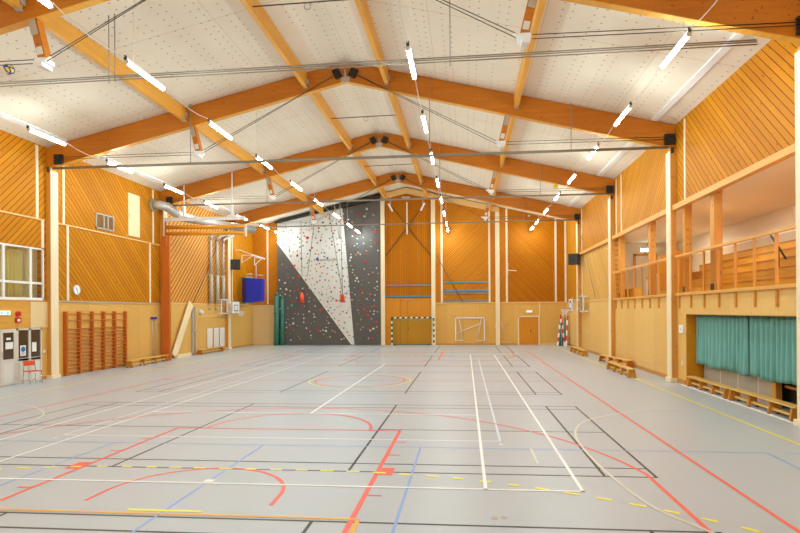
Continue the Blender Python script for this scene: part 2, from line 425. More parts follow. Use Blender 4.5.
for s in (-1, 1):
    seg(b, -.5, -13*s, .5, -13*s, .06, z)
    pts = []                                        # dashed nine metre line
    for i in range(60): a = math.radians(90-i*1.35); pts.append((1.5+9*math.cos(a), -20+9*math.sin(a)))
    L = [(x, -11.0-.14) for x in (-1.5+.15*i for i in range(21))]
    full = [(-p[0], p[1]-.14) for p in reversed(pts)]+L+[(p[0], p[1]-.14) for p in pts]
    acc = 0; on = True; cur = [full[0]]
    dense = []
    for p, q in zip(full, full[1:]):
        d = math.hypot(q[0]-p[0], q[1]-p[1]); n = max(1, int(d/.03))
        for i in range(n): dense.append((p[0]+(q[0]-p[0])*i/n, p[1]+(q[1]-p[1])*i/n))
    acc = 0; cur = [dense[0]]; last = dense[0]
    for p in dense[1:]:
        acc += math.hypot(p[0]-last[0], p[1]-last[1]); last = p; ph = acc % .42
        if ph < .23: cur.append(p)
        else:
            if len(cur) > 1: strip(b, [(x, y*s) for x, y in cur], .06, z)
            cur = []
lines('handball_court_lines', b, 'flooryel'); z = .0050
b = MB(); seg(b, -2.5, -13.11, 2.5, -13.11, .05, z); seg(b, -2.5, -13.11, -2.5, -18, .05, z); seg(b, 2.53, -13.11, 2.53, -18, .06, z)
seg(b, -2.5, 13.11, 2.5, 13.11, .05, z); seg(b, 2.53, 13.11, 2.53, 16, .06, z)
lines('orange_court_lines', b, 'flooror'); z = .0058
b = MB()
for x in (-5.46, -4.115, 4.115, 5.46): seg(b, x, -11.9, x, 11.9, .05, z)
for y in (-11.885, 11.885): seg(b, -5.485, y, 5.485, y, .05, z)
for y in (-6.4, 6.4): seg(b, -4.115, y, 4.115, y, .05, z)
seg(b, 0, -6.4, 0, 6.4, .055, z); seg(b, -.07, -11.78, .07, -11.78, .12, z)
lines('tennis_court_lines', b, 'floorwhite'); z = .0066
b = MB()
Rp = [(9.9, -5.15), (9.2, -5.28), (8.4, -5.55), (7.59, -5.97), (7.0, -6.45), (6.55, -6.95), (6.21, -7.7), (6.03, -8.5), (5.98, -9.3), (5.98, -10.2), (6.03, -11.06), (6.12, -11.9), (6.27, -12.56), (6.54, -13.08), (6.9, -13.7)]
def smooth(p, n=6):
    o = []
    for i in range(len(p)-1):
        p0 = p[max(0, i-1)]; p1 = p[i]; p2 = p[i+1]; p3 = p[min(len(p)-1, i+2)]
        for k in range(n):
            t = k/n
            o.append(tuple(.5*((2*p1[j])+(-p0[j]+p2[j])*t+(2*p0[j]-5*p1[j]+4*p2[j]-p3[j])*t*t+(-p0[j]+3*p1[j]-3*p2[j]+p3[j])*t**3) for j in (0, 1)))
    return o+[p[-1]]
strip(b, smooth(Rp), .045, z); strip(b, smooth([(-x-.1, y) for x, y in Rp]), .045, z)
seg(b, 5.02, -9.56, 5.02, -10.53, .04, z); seg(b, -5.1, -9.56, -5.1, -10.53, .04, z)
lines('cream_curve_lines', b, 'floorcream')
MB().tube((4.18, -12.95, .0005), (4.18, -12.95, .003), .045, 16).tube((4.3, -12.93, .0005), (4.3, -12.93, .003), .04, 16).build('floor_socket_cap', 'panelgrey', fl, kind='structure')
MB().box(11.02, 11.12, -7.6, -.6, .0005, .004).build('threshold_strip', 'floorwhite', fl, kind='structure')

# ------------------------------------------------------------------ walls
W = MB(); lm = ['ply_l', 'b_l_up', 'b_l_dn', 'b_l_lt', 'band', 'ply_pale', 'offwhite', 'skirt']
def wl(y0, y1, z0, z1, m, dx=0.0): W.box(XL-.25, XL+dx, y0, y1, z0, z1, m)
ZT = 9.3
wl(YN, -7.7, 0, 3, 0); wl(YN, -7.7, 3, ZT, 1)
wl(-7.7, .1, 5.02, ZT, 1); wl(-.08, .1, 2.97, 5.02, 1); wl(-7.7, -7.0, 2.97, 5.02, 1)
wl(-7.7, -.75, 1.98, 2.97, 4, .04); wl(-.75, .1, 1.99, 2.97, 5, .05); wl(-.22, .1, 0, 1.99, 0, .02); wl(-7.7, -4.2, 0, 1.98, 0)
wl(.1, 8.1, 0, 3.0, 0); wl(.1, 8.1, 3.0, ZT, 2)
wl(8.1, 16.0, 0, 3.03, 0); wl(8.1, 16.0, 3.03, ZT, 3)
wl(16.0, YF+.2, 0, 3.03, 0); wl(16.0, YF+.2, 3.03, ZT, 2)
W.build('wall_left', lm, kind='structure')

W = MB(); rm = ['ply_r', 'b_r_up', 'b_r_dn', 'b_r_lt', 'b_r_v']
def wr(y0, y1, z0, z1, m): W.box(XR, XR+.3, y0, y1, z0, z1, m)
wr(YN, -7.7, 0, 3, 0); wr(YN, -7.7, 3, ZT, 1)
wr(-7.7, .2, 2.37, 3.0, 0); wr(-.68, .2, 0, 2.37, 0); wr(-7.7, .2, 6.1, ZT, 1)
wr(.2, 8.1, 0, 3.0, 0); wr(.2, 8.1, 6.1, ZT, 2)
wr(8.1, 16.0, 0, 3.03, 0); wr(8.1, 16.0, 3.03, 6.0, 3); wr(8.1, 16.0, 6.0, ZT, 1)
wr(16.0, YF+.2, 0, 3.03, 0); wr(16.0, YF+.2, 3.03, ZT, 4)
W.build('wall_right', rm, kind='structure')

W = MB(); fm = ['ply_f', 'b_f_up', 'b_f_dn', 'b_f_v', 'orange', 'ply_palef']
def wf(x0, x1, z0, z1, m, y=YF, slope=False):
    if slope:
        xs = sorted({x0, x1} | ({XC} if x0 < XC < x1 else set()))
        poly = [(x0, y, z0), (x1, y, z0)]+[(x, y, zc(x)+.1) for x in reversed(xs)]
        W.prism(poly, (0, .25, 0), m)
    else: W.box(x0, x1, y, y+.25, z0, z1, m)
wf(-12.6, -10.3, 0, 3.05, 5); wf(-12.6, -10.3, 3.05, 0, 1, slope=True)
wf(-10.3, -2.2, 0, 0, 0, slope=True)
wf(-2.2, 1.45, 0, 3.45, 4); wf(-2.2, 1.45, 3.45, 0, 3, slope=True)
wf(1.45, 6.2, 0, 3.1, 0); wf(1.45, 6.2, 3.1, 0, 1, slope=True)
wf(6.2, 11.5, 0, 3.1, 0); wf(6.2, 7.0, 3.1, 0, 1, slope=True); wf(7.0, 11.5, 3.1, 0, 2, slope=True)
W.build('wall_far', fm, kind='structure')
W = MB(); W.prism([(-12.6, YN, 0), (11.5, YN, 0), (11.5, YN, zc(11.5)), (XC, YN, zc(XC)), (-12.6, YN, zc(-12.6))], (0, -.25, 0))
W.build('wall_near', 'ply_f', kind='structure')

# ceiling: two slopes
C = MB()
for x0, x1 in ((-12.65, XC), (XC, 11.55)):
    C.prism([(x0, YN-.2, zc(x0)), (x1, YN-.2, zc(x1)), (x1, YN-.2, zc(x1)+.2), (x0, YN-.2, zc(x0)+.2)], (0, YF-YN+.6, 0))
C.build('ceiling', 'ceil', kind='structure')

# baseboards
MB().box(XL, XL+.025, .34, YF, 0, .12).box(XL, XL+.025, YN, -4.2, 0, .12).box(XL+.02, XL+.04, -.2, .02, 0, .12).build('baseboard_left', 'skirt', kind='structure')
MB().box(XR-.025, XR, .34, YF, 0, .14).box(XR-.025, XR, -.66, .0, 0, .14).box(XR-.025, XR, YN, -7.9, 0, .12).build('baseboard_right', 'skirt', kind='structure')
MB().box(1.6, 6.1, YF-.03, YF, 0, .1).box(6.35, 7.7, YF-.03, YF, 0, .1).build('baseboard_far', 'skirt', kind='structure')
MB().box(9.25, XR-.03, YF-.04, YF, 0, .14).box(XL+.03, -10.4, YF-.04, YF, 0, .1).build('baseboard_far', 'cream_x', kind='structure')

# trims
n_trim = 0
def trim(mb, mat='cream'):
    global n_trim; n_trim += 1
    mb.build('trim_%d' % n_trim, mat, kind='structure')
for y, z0, z1 in ((-.38, 6.12, 8.9), (-.12, 5.05, 6.08), (.98, 6.14, 8.9), (1.2, 3.05, 6.08), (7.32, 6.14, 8.9), (7.02, 3.05, 6.08)):
    trim(MB().box(XL, XL+.03, y-.06, y+.06, z0, z1))
for y, z0 in ((16.95, 3.06), (8.45, 3.06), (-7.3, 5.1)): trim(MB().box(XL, XL+.03, y-.06, y+.06, z0, 8.9))
for y, z0 in ((-.72, 6.2), (6.75, 6.2), (8.5, 6.2), (15.5, 3.1), (16.6, 3.1), (-7.2, 6.2), (7.6, 6.2)): trim(MB().box(XR-.03, XR, y-.05, y+.05, z0, 8.9))
for x in (2.12, 5.62, 6.88, 10.4, 11.1): trim(MB().box(x-.07, x+.07, YF-.03, YF, 3.14, zc(x)-.02))
trim(MB().box(-11.2, -11.08, YF-.03, YF, 3.1, 9.1))
for y0, y1 in ((.34, 7.95), (-7.6, .0)): trim(MB().box(XL, XL+.035, y0, y1, 6.08, 6.14), 'cream_y')
trim(MB().box(XL, XL+.045, .34, 7.95, 2.98, 3.04), 'panelgrey'); trim(MB().box(XL, XL+.035, 8.3, YF-.05, 3.02, 3.08), 'cream_y')
trim(MB().box(XL, XL+.055, -7.6, .0, 2.965, 3.02), 'skirt')
trim(MB().box(XR-.04, XR, 8.3, YF-.05, 3.02, 3.1), 'cream_y')
trim(MB().box(1.65, 6.05, YF-.04, YF, 3.06, 3.14), 'cream_x'); trim(MB().box(6.35, XR-.05, YF-.04, YF, 3.06, 3.14), 'cream_x')
trim(MB().box(9.2, 9.27, YF-.025, YF, 2.1, 3.05), 'cream')
for y0, y1 in ((-7.55, .12), (.3, 8.0), (8.2, 15.9)):           # fascia over the openings
    trim(MB().box(XR-.14, XR+.02, y0, y1, 5.98, 6.16), 'rail_y')
# long white channel on the ceiling by each eave
for s in (-1, 1):
    x = XC+s*10.95
    for y0, y1 in ((-7.5, 0.0), (.4, 7.9), (8.3, 15.8)):
        a, c = (x, y0, zc(x)-.03), (x, y1, zc(x)-.03)
        trim(MB().bar(a, c, .2, .06, up=(s*.236, 0, 1)), 'white')

# ------------------------------------------------------------------ timber frames with their steel tie rods
ORD = ['nearest', 'second', 'third', 'farthest']
ang = math.atan(.24)
for fi, y in enumerate(FR):
    lab = ['glulam roof frame nearest the viewer, its ridge above the picture', 'second glulam roof frame, the nearest whose ridge shows',
           'third glulam roof frame, between the two other visible ridges', 'farthest glulam roof frame, just before the climbing wall'][fi]
    F = thing('glulam_roof_frame', lab, 'roof frame', (XC, y, 0))
    y0, y1 = y-.1, y+.1
    for s, xe in ((-1, XL), (1, XR)):
        # rafter: underside kinks at the ridge, rounded over on top
        def pt(d, z): return (XC+s*d, y0, z)
        D = abs(xe-XC)
        poly = [pt(0, 11.02), pt(D-.1, 8.18), pt(D, 8.18), (xe, y0, zc(xe)-.02), pt(1.7, 11.34), pt(1.0, 11.52), pt(.4, 11.62), pt(0, 11.65)]
        MB().prism(poly, (0, .2, 0)).build('rafter', 'glu', F, bevel=.01)
        MB().prism([pt(0, 11.0), pt(D-.1, 8.16), pt(D-.1, 8.178), pt(0, 11.018)], (0, .2, 0)).build('underside_board', 'glu_y', F)
        xi = xe-s*.19
        MB().box(min(xe, xi), max(xe, xi), y-.13, y+.2, 0, 8.15).build('column', 'post', F, bevel=.008)
        xf = xi-s*.03
        MB().box(min(xf, xi), max(xf, xi), y-.14, y+.24, .14, 8.05).build('pale_inner_strip', 'cream', F)  # paler strip along the inner face of the column
        MB().box(min(xi-s*.09, xe), max(xi-s*.09, xe), y-.19, y+.28, .0005, .14).build('column_base', 'cream', F, bevel=.01)
        # eaves bracket and ribbed box
        g_ = MB().box(xi-s*.0, xi+s*.1, y-.19, y-.1, 7.98, 8.17).build('steel_shoe', 'darksteel', F)
        bx = xe-s*(.22 if s > 0 else .55)
        r = MB()
        for k in range(4): r.box(bx-.17, bx+.17, y0-.1, y0-.001, 8.28+k*.1, 8.35+k*.1)
        r.box(bx-.13, bx+.13, y0-.07, y0-.0015, 8.28, 8.65)
        r.build('ribbed_box', 'blackbox', F)
        # strut square to the slope
        top = Vector((XC+s*5.95, y+.02, 9.72)); foot = Vector((XC+s*5.68, y+.02, 8.62))
        MB().bar(top, foot, .2, .22, up=(0, 1, 0)).build('strut', 'glu', F)
        MB().bar(top+Vector((s*-.04, -.15, -.2)), top+Vector((s*-.13, -.15, -.55)), .16, .02, up=(0, 1, 0)).build('steel_plate', 'panelgrey', F)
        MB().bar(foot+Vector((s*.06, -.13, .26)), foot+Vector((s*.02, -.13, .08)), .14, .02, up=(0, 1, 0)).build('foot_plate', 'offwhite', F)
        br = MB().box(foot.x-.14, foot.x+.14, y-.15, y+.15, 8.5, 8.61).box(foot.x-.07, foot.x+.07, y-.17, y+.17, 8.4, 8.5)
        br.tube((foot.x-s*.26, y-.12, 8.6), (foot.x+s*.1, y-.12, 8.45), .04, 8).build('rod_clamp', 'white', F)
        for k, dy in enumerate((-.17, -.11)):
            dz = k*.1
            MB().tube((bx-s*.17, y+dy, 8.46+dz), (foot.x+s*.16, y+dy, 8.46+dz*1.2), .010, 6).build('tie_rod', 'darksteel', F)
            MB().tube((foot.x-s*.2, y+dy, 8.5+dz*1.3), (XC+s*.46, y+dy-.02, 11.16+dz*.4), .010, 6).build('tie_rod', 'darksteel', F)
        # ridge box, turned to the rod
        cx, cz = XC+s*.3, 11.28
        r = MB(); ux = Vector((s*.9, 0, -.42)); uz = Vector((s*.42, 0, .9)); cc = Vector((cx, y0-.07, cz))
        for k in (-1.5, -.5, .5, 1.5): r.bar(cc+uz*k*.085-ux*.14, cc+uz*k*.085+ux*.14, .1, .05, up=tuple(uz))
        r.bar(cc-ux*.13, cc+ux*.13, .08, .33, up=tuple(uz)); r.build('ribbed_box', 'blackbox', F)
    MB().box(XC-.16, XC+.16, y0-.05, y0-.001, 10.96, 11.16).build('ridge_plate', 'panelgrey', F)
    MB().tube((XC, y0-.04, 11.16), (XC, y0-.04, 11.42), .03, 8).build('ridge_pin', 'steel', F)
# far end: pale half frame over the middle bay
F = thing('end_wall_frame', 'pale timber frame with columns standing against the far wall', 'wall frame', (1.5, YF-.1, 0))
for x in (-2.26, 1.5, 6.2):
    MB().box(x-.15, x+.15, YF-.24, YF-.001, .0, zc(x)-.45).build('column', 'cream', F, bevel=.01)
for s, xe in ((-1, -2.4), (1, 6.35)):
    MB().prism([(XC, YF-.24, zc(XC)-.5), (xe, YF-.24, zc(xe)-.45), (xe, YF-.24, zc(xe)-.06), (XC, YF-.24, zc(XC)-.08)], (0, .2, 0)).build('rafter', 'cream_x', F)
MB().box(XC-.3, XC+.3, YF-.3, YF-.25, 10.8, 11.0).build('ridge_plate', 'steel', F)

# ------------------------------------------------------------------ purlins
spans = [(YN, -15.6), (-15.6, -7.53), (-7.31, .09), (.31, 7.99), (8.21, 15.89), (16.11, YF-.25)]
PX = [(-6.2, 'outer left purlin'), (-1.52, 'inner left purlin'), (1.52, 'inner right purlin'), (6.2, 'outer right purlin')]
bayn = ['behind the viewer', 'over the foreground, before the nearest roof frame', 'between the nearest and the second roof frame', 'between the second and the third roof frame', 'between the third and the farthest roof frame', 'between the farthest roof frame and the far wall']
for dx, nm in PX:
    for (y0, y1), bn in zip(spans, bayn):
        if y0 < -16: continue
        x = XC+dx; bot = 9.77 if abs(dx) > 3 else 10.84
        t = thing('roof_purlin', 'pale timber %s %s' % (nm, bn), 'roof beam', (x, (y0+y1)/2, bot), 'purlins under the white ceiling')
        MB().box(x-.075, x+.075, y0, y1, bot, zc(x-.075 if dx < 0 else x+.075)-.002).build('beam', 'glu_y', t, bevel=.006)
        if y1 < 17 and y1 > -8.5:
            s = 1 if dx > 0 else -1
            MB().box(x+.076, x+.14, y1-.1, y1-.002, bot+.1, bot+.28).build('side_plate', 'steel', t); MB().box(x-.05, x+.09, y1-.12, y1-.004, bot-.04, bot-.001).build('bottom_plate', 'steel', t)

# ------------------------------------------------------------------ tube lamps
LR = [(-9.86, 'row along the left wall'), (-3.93, 'row left of the ridge'), (2.62, 'row right of the ridge'), (8.58, 'row along the right wall')]
LY = [-19.5, -15.5, -11.6, -7.72, -3.62, .17, 4.18, 8.0, 12.0, 15.82, 18.65]
LN = [None, None, None, 'the nearest in view', 'second lamp from the front', 'third lamp from the front', 'fourth lamp from the front', 'fifth lamp from the front', 'sixth lamp from the front', 'second lamp from the far wall', 'last lamp before the far wall']
ZL = 8.34
def make_lamp(x, y, label, group):
    t = thing('pendant_tube_lamp', label, 'ceiling lamp', (x, y+.85, ZL), group)
    q = MB(); n = 12; vs = []
    for yy in (y+.06, y+1.56):
        for i in range(n): a = 2*PI*i/n; vs.append((x+.047*math.cos(a), yy, ZL+.047*math.sin(a)))
    q.add(vs, [(i, i+n, (i+1) % n+n, (i+1) % n) for i in range(n)], 0, True)
    for i in range(n):
        if 1 <= i < n//2-1: q.m[i] = 1
    q.build('diffuser', ['lamp', 'lamp_top'], t)
    for a, c in ((0, .06), (1.56, 1.62)): MB().tube((x, y+a, ZL), (x, y+c, ZL), .05, 10).build('end_cap', 'offwhite', t)
    MB().tube((x, y-.02, ZL+.03), (x, y-.02, ZL+.12), .035, 8).build('hook', 'darksteel', t)
    return t
proto = None
for x, rn in LR:
    for y, ln in zip(LY, LN):
        g = 'lamps of the %s' % rn
        lab = 'white tube lamp, %s in the %s' % (ln, rn) if ln else 'white tube lamp behind the viewer, outside the picture'
        if not ln: g = 'tube lamps behind the viewer'
        if proto is None: proto = make_lamp(x, y, lab, g)
        else: dup(proto, (x, y+.85, ZL), lab, g)
    w = MB()
    pts = []
    yy = [YN+.3]+[v for l in LY for v in (l-.05, l+1.66)]+[YF-.3]
    for a, c in zip(yy[0::2], yy[1::2]):
        for k in range(5):
            u = k/4; pts.append((x, a+(c-a)*u, ZL+.09-.12*4*u*(1-u)))
    w.path(pts, .012, 6)
    for y in FR+[-15.6]: w.tube((x, y, ZL+.06), (x, y, 11.0-.249*abs(x-XC)), .008, 6)
    w.build('lamp_wire', 'whitecable', label='thin white wire carrying the tube lamps of the %s' % rn, cat='wire')

# ------------------------------------------------------------------ tubes across the hall, on hangers
TB = [(-5.8, 8.74, .02, 3, 'thick bundle of three steel tubes crossing the hall nearest the viewer'),
      (-.02, 8.1, .05, 1, 'steel tube crossing the hall before the second roof frame'),
      (7.9, 8.18, .045, 1, 'steel tube crossing the hall before the third roof frame'),
      (15.78, 8.2, .04, 1, 'steel tube crossing the hall before the farthest roof frame')]
for y, z, r, n, lab in TB:
    t = thing('crossing_tube', lab, 'steel tube', (XC, y, z))
    for k in range(n):
        MB().tube((XL+.38, y-.02*(k % 2), z-k*.055+(.1 if n == 3 else 0)), (XR-(.3 if n == 3 else .3), y-.02*(k % 2), z-k*.055+(.3 if n == 3 else .06)), r*(1 if n == 1 else .8), 10).build('tube', 'tube', t)
    for x in ((-5.66, -5.49, 3.5) if n == 3 else (-6.4, 2.6, 7.6)):
        MB().tube((x, y, z), (x, y, zc(x)-.002), .014, 6).build('hanger_rod', 'cable', t)
for i, y in enumerate((-5.1, 3.7, 11.6)):
    t = thing('spreader_rod', 'dark rod with a ring between the inner purlins, %s' % ['nearest of the three', 'second of the three', 'farthest of the three'][i], 'rod', (XC, y, 10.95))
    MB().tube((-1.94, y, 10.95), (.94, y, 11.0), .018, 6).build('rod', 'darksteel', t)
    ring = [(XC+.1+.09*math.cos(a), y, 10.87+.09*math.sin(a)) for a in (2*PI*k/14 for k in range(14))]
    MB().path(ring, .016, 6, closed=True).build('ring', 'steel', t)

# balls stuck on the tie rods
def ball(c, r, lab, m2):
    t = thing('ball', lab, 'ball', (c[0], c[1], c[2]-r))
    MB().sphere(c, r, 16).build('skin', 'yelball', t)
    cc = Vector(c)
    if m2:
        q = MB()
        for n_ in (Vector((.2, -.1, 1)), Vector((1, -.5, .1)), Vector((-.3, -.9, -.5))):
            n_.normalize(); a = n_.orthogonal().normalized(); b_ = n_.cross(a)
            q.path([cc+(a*math.cos(v)+b_*math.sin(v))*r*.93+n_*r*.38 for v in (2*PI*k/20 for k in range(20))], r*.14, 6, closed=True)
        q.build('blue_panel', 'blueball', t)
ball((-6.98, -7.56, 8.36), .11, 'blue and yellow volleyball stuck on the rods at the left edge', True)
ball((8.35, 7.94, 8.69), .12, 'yellow ball stuck on the roof rods near the right wall lamps', False)
ball((7.97, 15.84, 8.62), .1, 'small dark and yellow ball stuck on the farthest roof rods', True)

# ------------------------------------------------------------------ LEFT WALL
# window with curtain behind
wy0, wy1, wz0, wz1 = -6.98, -.1, 3.02, 5.0
t = thing('window_1', None, None, (XL, -3.5, 3.0), kind='structure')
f = MB().box(XL-.02, XL+.05, wy0, wy1, wz0, wz0+.1).box(XL-.02, XL+.05, wy0, wy1, wz1-.05, wz1)
f.box(XL-.02, XL+.05, wy1-.05, wy1, wz0, wz1).box(XL-.02, XL+.05, wy0, wy0+.05, wz0, wz1)
f.build('window_frame', 'white', t)
q = MB()
for y in (-5.85, -4.5, -3.2, -1.92, -.72): q.box(XL-.015, XL+.045, y-.045, y+.045, wz0+.1, wz1-.05)
q.build('mullion', 'white', t)
q = MB()
ys = [-6.93, -5.85, -4.5, -3.2, -1.92, -.72, -.15]
for a, c in zip(ys, ys[1:]): q.box(XL-.012, XL+.042, a+.045, c-.045, 3.63, 3.71)
q.build('transom', 'white', t)
MB().box(XL-.006, XL+.004, wy0+.05, wy1-.05, wz0+.1, wz1-.05).build('window_pane', 'glass', t)
MB().box(XL-.9, XL-.86, -7.3, .4, 2.6, 5.4).box(XL-.9, XL-.25, .25, .3, 2.6, 5.4).box(XL-.9, XL-.25, -7.3, -7.25, 2.6, 5.4).box(XL-.9, XL-.25, -7.3, .3, 2.6, 2.65).box(XL-.9, XL-.25, -7.3, .3, 5.35, 5.4).build('wall_left_room', 'beige', kind='structure')
def drape(name, mat, axis, c, u0, u1, z0, z1, amp, per, lab, seed, hem=.0):
    rnd = random.Random(seed); mb = MB(); n = int((u1-u0)/per*10); m = 14; ph = rnd.random()*6
    vs = []
    for i in range(n+1):
        u = u0+(u1-u0)*i/n
        w = math.sin(2*PI*(u-u0)/per+ph+1.1*math.sin(2.1*u+seed)); w2 = math.sin(2*PI*(u-u0)/per*.37+seed)
        for k in range(m+1):
            v = k/m; zz = z1-(z1-z0+hem*math.sin(3.3*u+seed))*v
            a = amp*(.45+.65*v)
            d = c+a*w*.8+a*.4*w2*v
            uu = u+.25*amp*math.cos(2*PI*(u-u0)/per+ph)
            vs.append((d, uu, zz) if axis == 1 else (uu, d, zz))
    fs = [(i*(m+1)+k, (i+1)*(m+1)+k, (i+1)*(m+1)+k+1, i*(m+1)+k+1) for i in range(n) for k in range(m)]
    mb.add(vs, fs, 0, True)
    t = mb.build(name, mat, label=lab, cat='curtain')
    so = t.modifiers.new('thickness', 'SOLIDIFY'); so.thickness = .006
    return t
drape('window_curtain', 'ycurt', 1, XL-.2, -1.86, -.78, 3.06, 4.95, .05, .17, 'olive yellow curtain behind the wide pane of the left window', 3)
drape('window_curtain', 'ycurt', 1, XL-.2, -.66, -.36, 3.06, 4.95, .05, .15, 'narrow olive yellow curtain in the right end pane of the left window', 5)
drape('window_curtain', 'ycurt', 1, XL-.2, -6.8, -2.1, 3.06, 4.95, .05, .18, 'olive yellow curtain at the left picture edge behind the window', 8)

# glazed entrance screen: two fixed bays and one leaf standing ajar
t = thing('door_1', None, None, (XL, -1.0, 0), kind='structure')
MB().box(XL-.05, XL+.04, -.26, -.2, 0, 1.98).box(XL-.05, XL+.04, -1.4, -.2, 1.92, 1.98).box(XL-.05, XL+.04, -1.42, -1.3, 0, 1.98).box(XL-.05, XL+.04, -.83, -.73, 0, 1.98).build('door_frame', 'greydoor', t)
for a, c in ((-1.3, -.83), (-.73, -.26)):
    p = MB().box(XL-.03, XL+.02, a, c, 0, .88).box(XL-.03, XL+.02, a, c, .8, .9).build('door_panel', 'greydoor', t)
    MB().box(XL+.02, XL+.026, a+.06, c-.06, .1, .72).build('inset', 'offwhite', p)
    MB().box(XL-.02, XL, a, c, .9, 1.92).build('glazing', 'dkglass', t)
MB().box(XL-.05, XL+.04, -4.2, -3.0, 0, 1.98).box(XL-.05, XL+.04, -3.0, -1.42, 1.92, 1.98).build('side_screen', 'greydoor', t)
MB().box(XL-.06, XL-.02, -3.0, -1.42, 0, 1.92).build('side_panel', 'greydoor', t)
t = thing('door_2', None, None, (XL, -1.42, 0), kind='structure')
hx, hy = XL+.05, -1.44; a_ = math.radians(-62); dx, dy = -math.sin(a_)*.0, 0
e = Vector((hx+.12, hy-.8, 0)); h = Vector((hx, hy, 0)); u = (e-h).normalized(); L = (e-h).length
def leaf(a, c, z0, z1, th, name, mat, par):
    return MB().bar(h+u*a*L+Vector((0, 0, (z0+z1)/2)), h+u*c*L+Vector((0, 0, (z0+z1)/2)), th, z1-z0).build(name, mat, par)
lf = thing('door_leaf', None, None, (hx, hy, 0)); attach(lf, t)
lf = leaf(0, 1, .02, .92, .05, 'lower_panel', 'greydoor', t)
leaf(0, 1, 1.86, 1.96, .05, 'top_rail', 'greydoor', t); leaf(0, .16, .92, 1.86, .05, 'stile', 'greydoor', t); leaf(.84, 1, .92, 1.86, .05, 'stile', 'greydoor', t)
gz = leaf(.16, .84, .92, 1.86, .02, 'glazing', 'dkglass', t)
leaf(.2, .8, .1, .8, .056, 'inset', 'offwhite', t)
hp = h+u*L*.93
nn = Vector((u.y, -u.x, 0)); 
if nn.x < 0: nn = -nn
MB().tube(hp+nn*.05+Vector((0, 0, 1.0)), hp+nn*.05+Vector((0, 0, 1.22)), .012, 8).build('door_handle', 'steel', t)
for o in list(bpy.data.objects):
    if o.name.startswith('door_leaf'): bpy.data.objects.remove(o)
def sheet(name, x, y0, y1, z0, z1, mat, lab, cat='notice'): 
    return MB().box(x, x+.004, y0, y1, z0, z1).build(name, mat, label=lab, cat=cat)
t = thing('notice', 'white notice with a blue round mark on the door glass above the chair', 'notice', (XL+.003, -1.06, 1.0))
MB().box(XL+.001, XL+.005, -1.18, -.93, .98, 1.36).build('paper_sheet', 'paper', t)
MB().disc((XL+.005, -1.05, 1.22), (1, 0, 0), .1, .002).build('blue_mark', 'bluemark', t)
MB().box(XL+.005, XL+.006, -1.13, -.98, 1.03, 1.05).box(XL+.005, XL+.006, -1.13, -.98, 1.08, 1.1).build('print_line', 'bluemark', t)
t = thing('notice', 'plain white notice on the right door pane', 'notice', (XL+.003, -.55, 1.1))
MB().box(XL+.001, XL+.005, -.64, -.43, 1.1, 1.45).build('paper_sheet', 'paper', t)
def onleaf(a, c, z0, z1, lab):
    zz = (z0+z1)/2; o = nn*.018
    MB().bar(h+u*a*L+o+Vector((0, 0, zz)), h+u*c*L+o+Vector((0, 0, zz)), .004, z1-z0).build('notice', 'paper', label=lab, cat='notice')
onleaf(.2, .68, 1.28, 1.52, 'wide white notice on the glass of the open door leaf'); onleaf(.35, .62, 1.6, 1.68, 'small white strip above the wide notice on the open leaf')
# exit sign
def exit_sign(x, y, z, nrm, w, hgt, lab, face='signlit'):
    t = thing('exit_sign', lab, 'exit sign', (x, y, z))
    if nrm[0]:
        s = nrm[0]
        MB().box(x, x+s*.06, y-w/2, y+w/2, z, z+hgt).build('housing', 'white', t)
        MB().box(x+s*.06, x+s*.064, y-w/2+.02, y+w/2-.02, z+.02, z+hgt-.02).build('sign_face', face, t)
        P = lambda a, b: (x+s*.066, y+a*w*s*-1, z+hgt*b)
    else:
        s = nrm[1]
        MB().box(x-w/2, x+w/2, y, y+s*.06, z, z+hgt).build('housing', 'white', t)
        MB().box(x-w/2+.02, x+w/2-.02, y+s*.06, y+s*.064, z+.02, z+hgt-.02).build('sign_face', face, t)
        P = lambda a, b: (x+a*w, y+s*.066, z+hgt*b)
    q = MB(); r = .008
    q.sphere(P(-.2, .74), hgt*.08, 8)
    for a, b_ in (((-.22, .64), (-.26, .42)), ((-.26, .42), (-.2, .28)), ((-.2, .28), (-.24, .14)), ((-.26, .42), (-.33, .26)), ((-.22, .6), (-.14, .5)), ((-.22, .6), (-.31, .55))): q.tube(P(*a), P(*b_), r, 6)
    q.build('running_figure', 'signw', t)
    q = MB()
    for a, b_ in (((.05, .5), (.35, .5)), ((.35, .5), (.25, .7)), ((.35, .5), (.25, .3))): q.tube(P(*a), P(*b_), r, 6)
    q.build('arrow', 'signw', t)
exit_sign(XL+.041, -1.95, 2.47, (1, 0), .5, .17, 'lit exit sign above the grey doors at the left edge')
t = thing('fire_alarm', 'round red fire bell over a small red box, above the grey doors', 'fire alarm', (XL+.05, -1.27, 2.2))
MB().disc((XL+.041, -1.34, 2.52), (1, 0, 0), .095, .07).sphere((XL+.11, -1.34, 2.52), .05, 10).build('bell', 'redtri', t)
bx = MB().box(XL+.041, XL+.1, -1.45, -1.23, 2.2, 2.38).build('call_box', 'redtri', t)
MB().box(XL+.1, XL+.105, -1.4, -1.29, 2.25, 2.33).build('label_plate', 'paper', bx)
MB().box(XL+.02, XL+.05, -.12, -.04, 1.02, 1.12).build('light_switch', 'white', label='small white light switch between the grey doors and the column', cat='switch')
t = thing('wall_clock', 'round white wall clock on the wooden left wall', 'clock', (XL+.03, 1.69, 3.28))
MB().disc((XL, 1.69, 3.5), (1, 0, 0), .215, .04, 32).build('rim', 'steel', t); MB().disc((XL+.04, 1.69, 3.5), (1, 0, 0), .185, .006, 32).build('face', 'clockface', t)
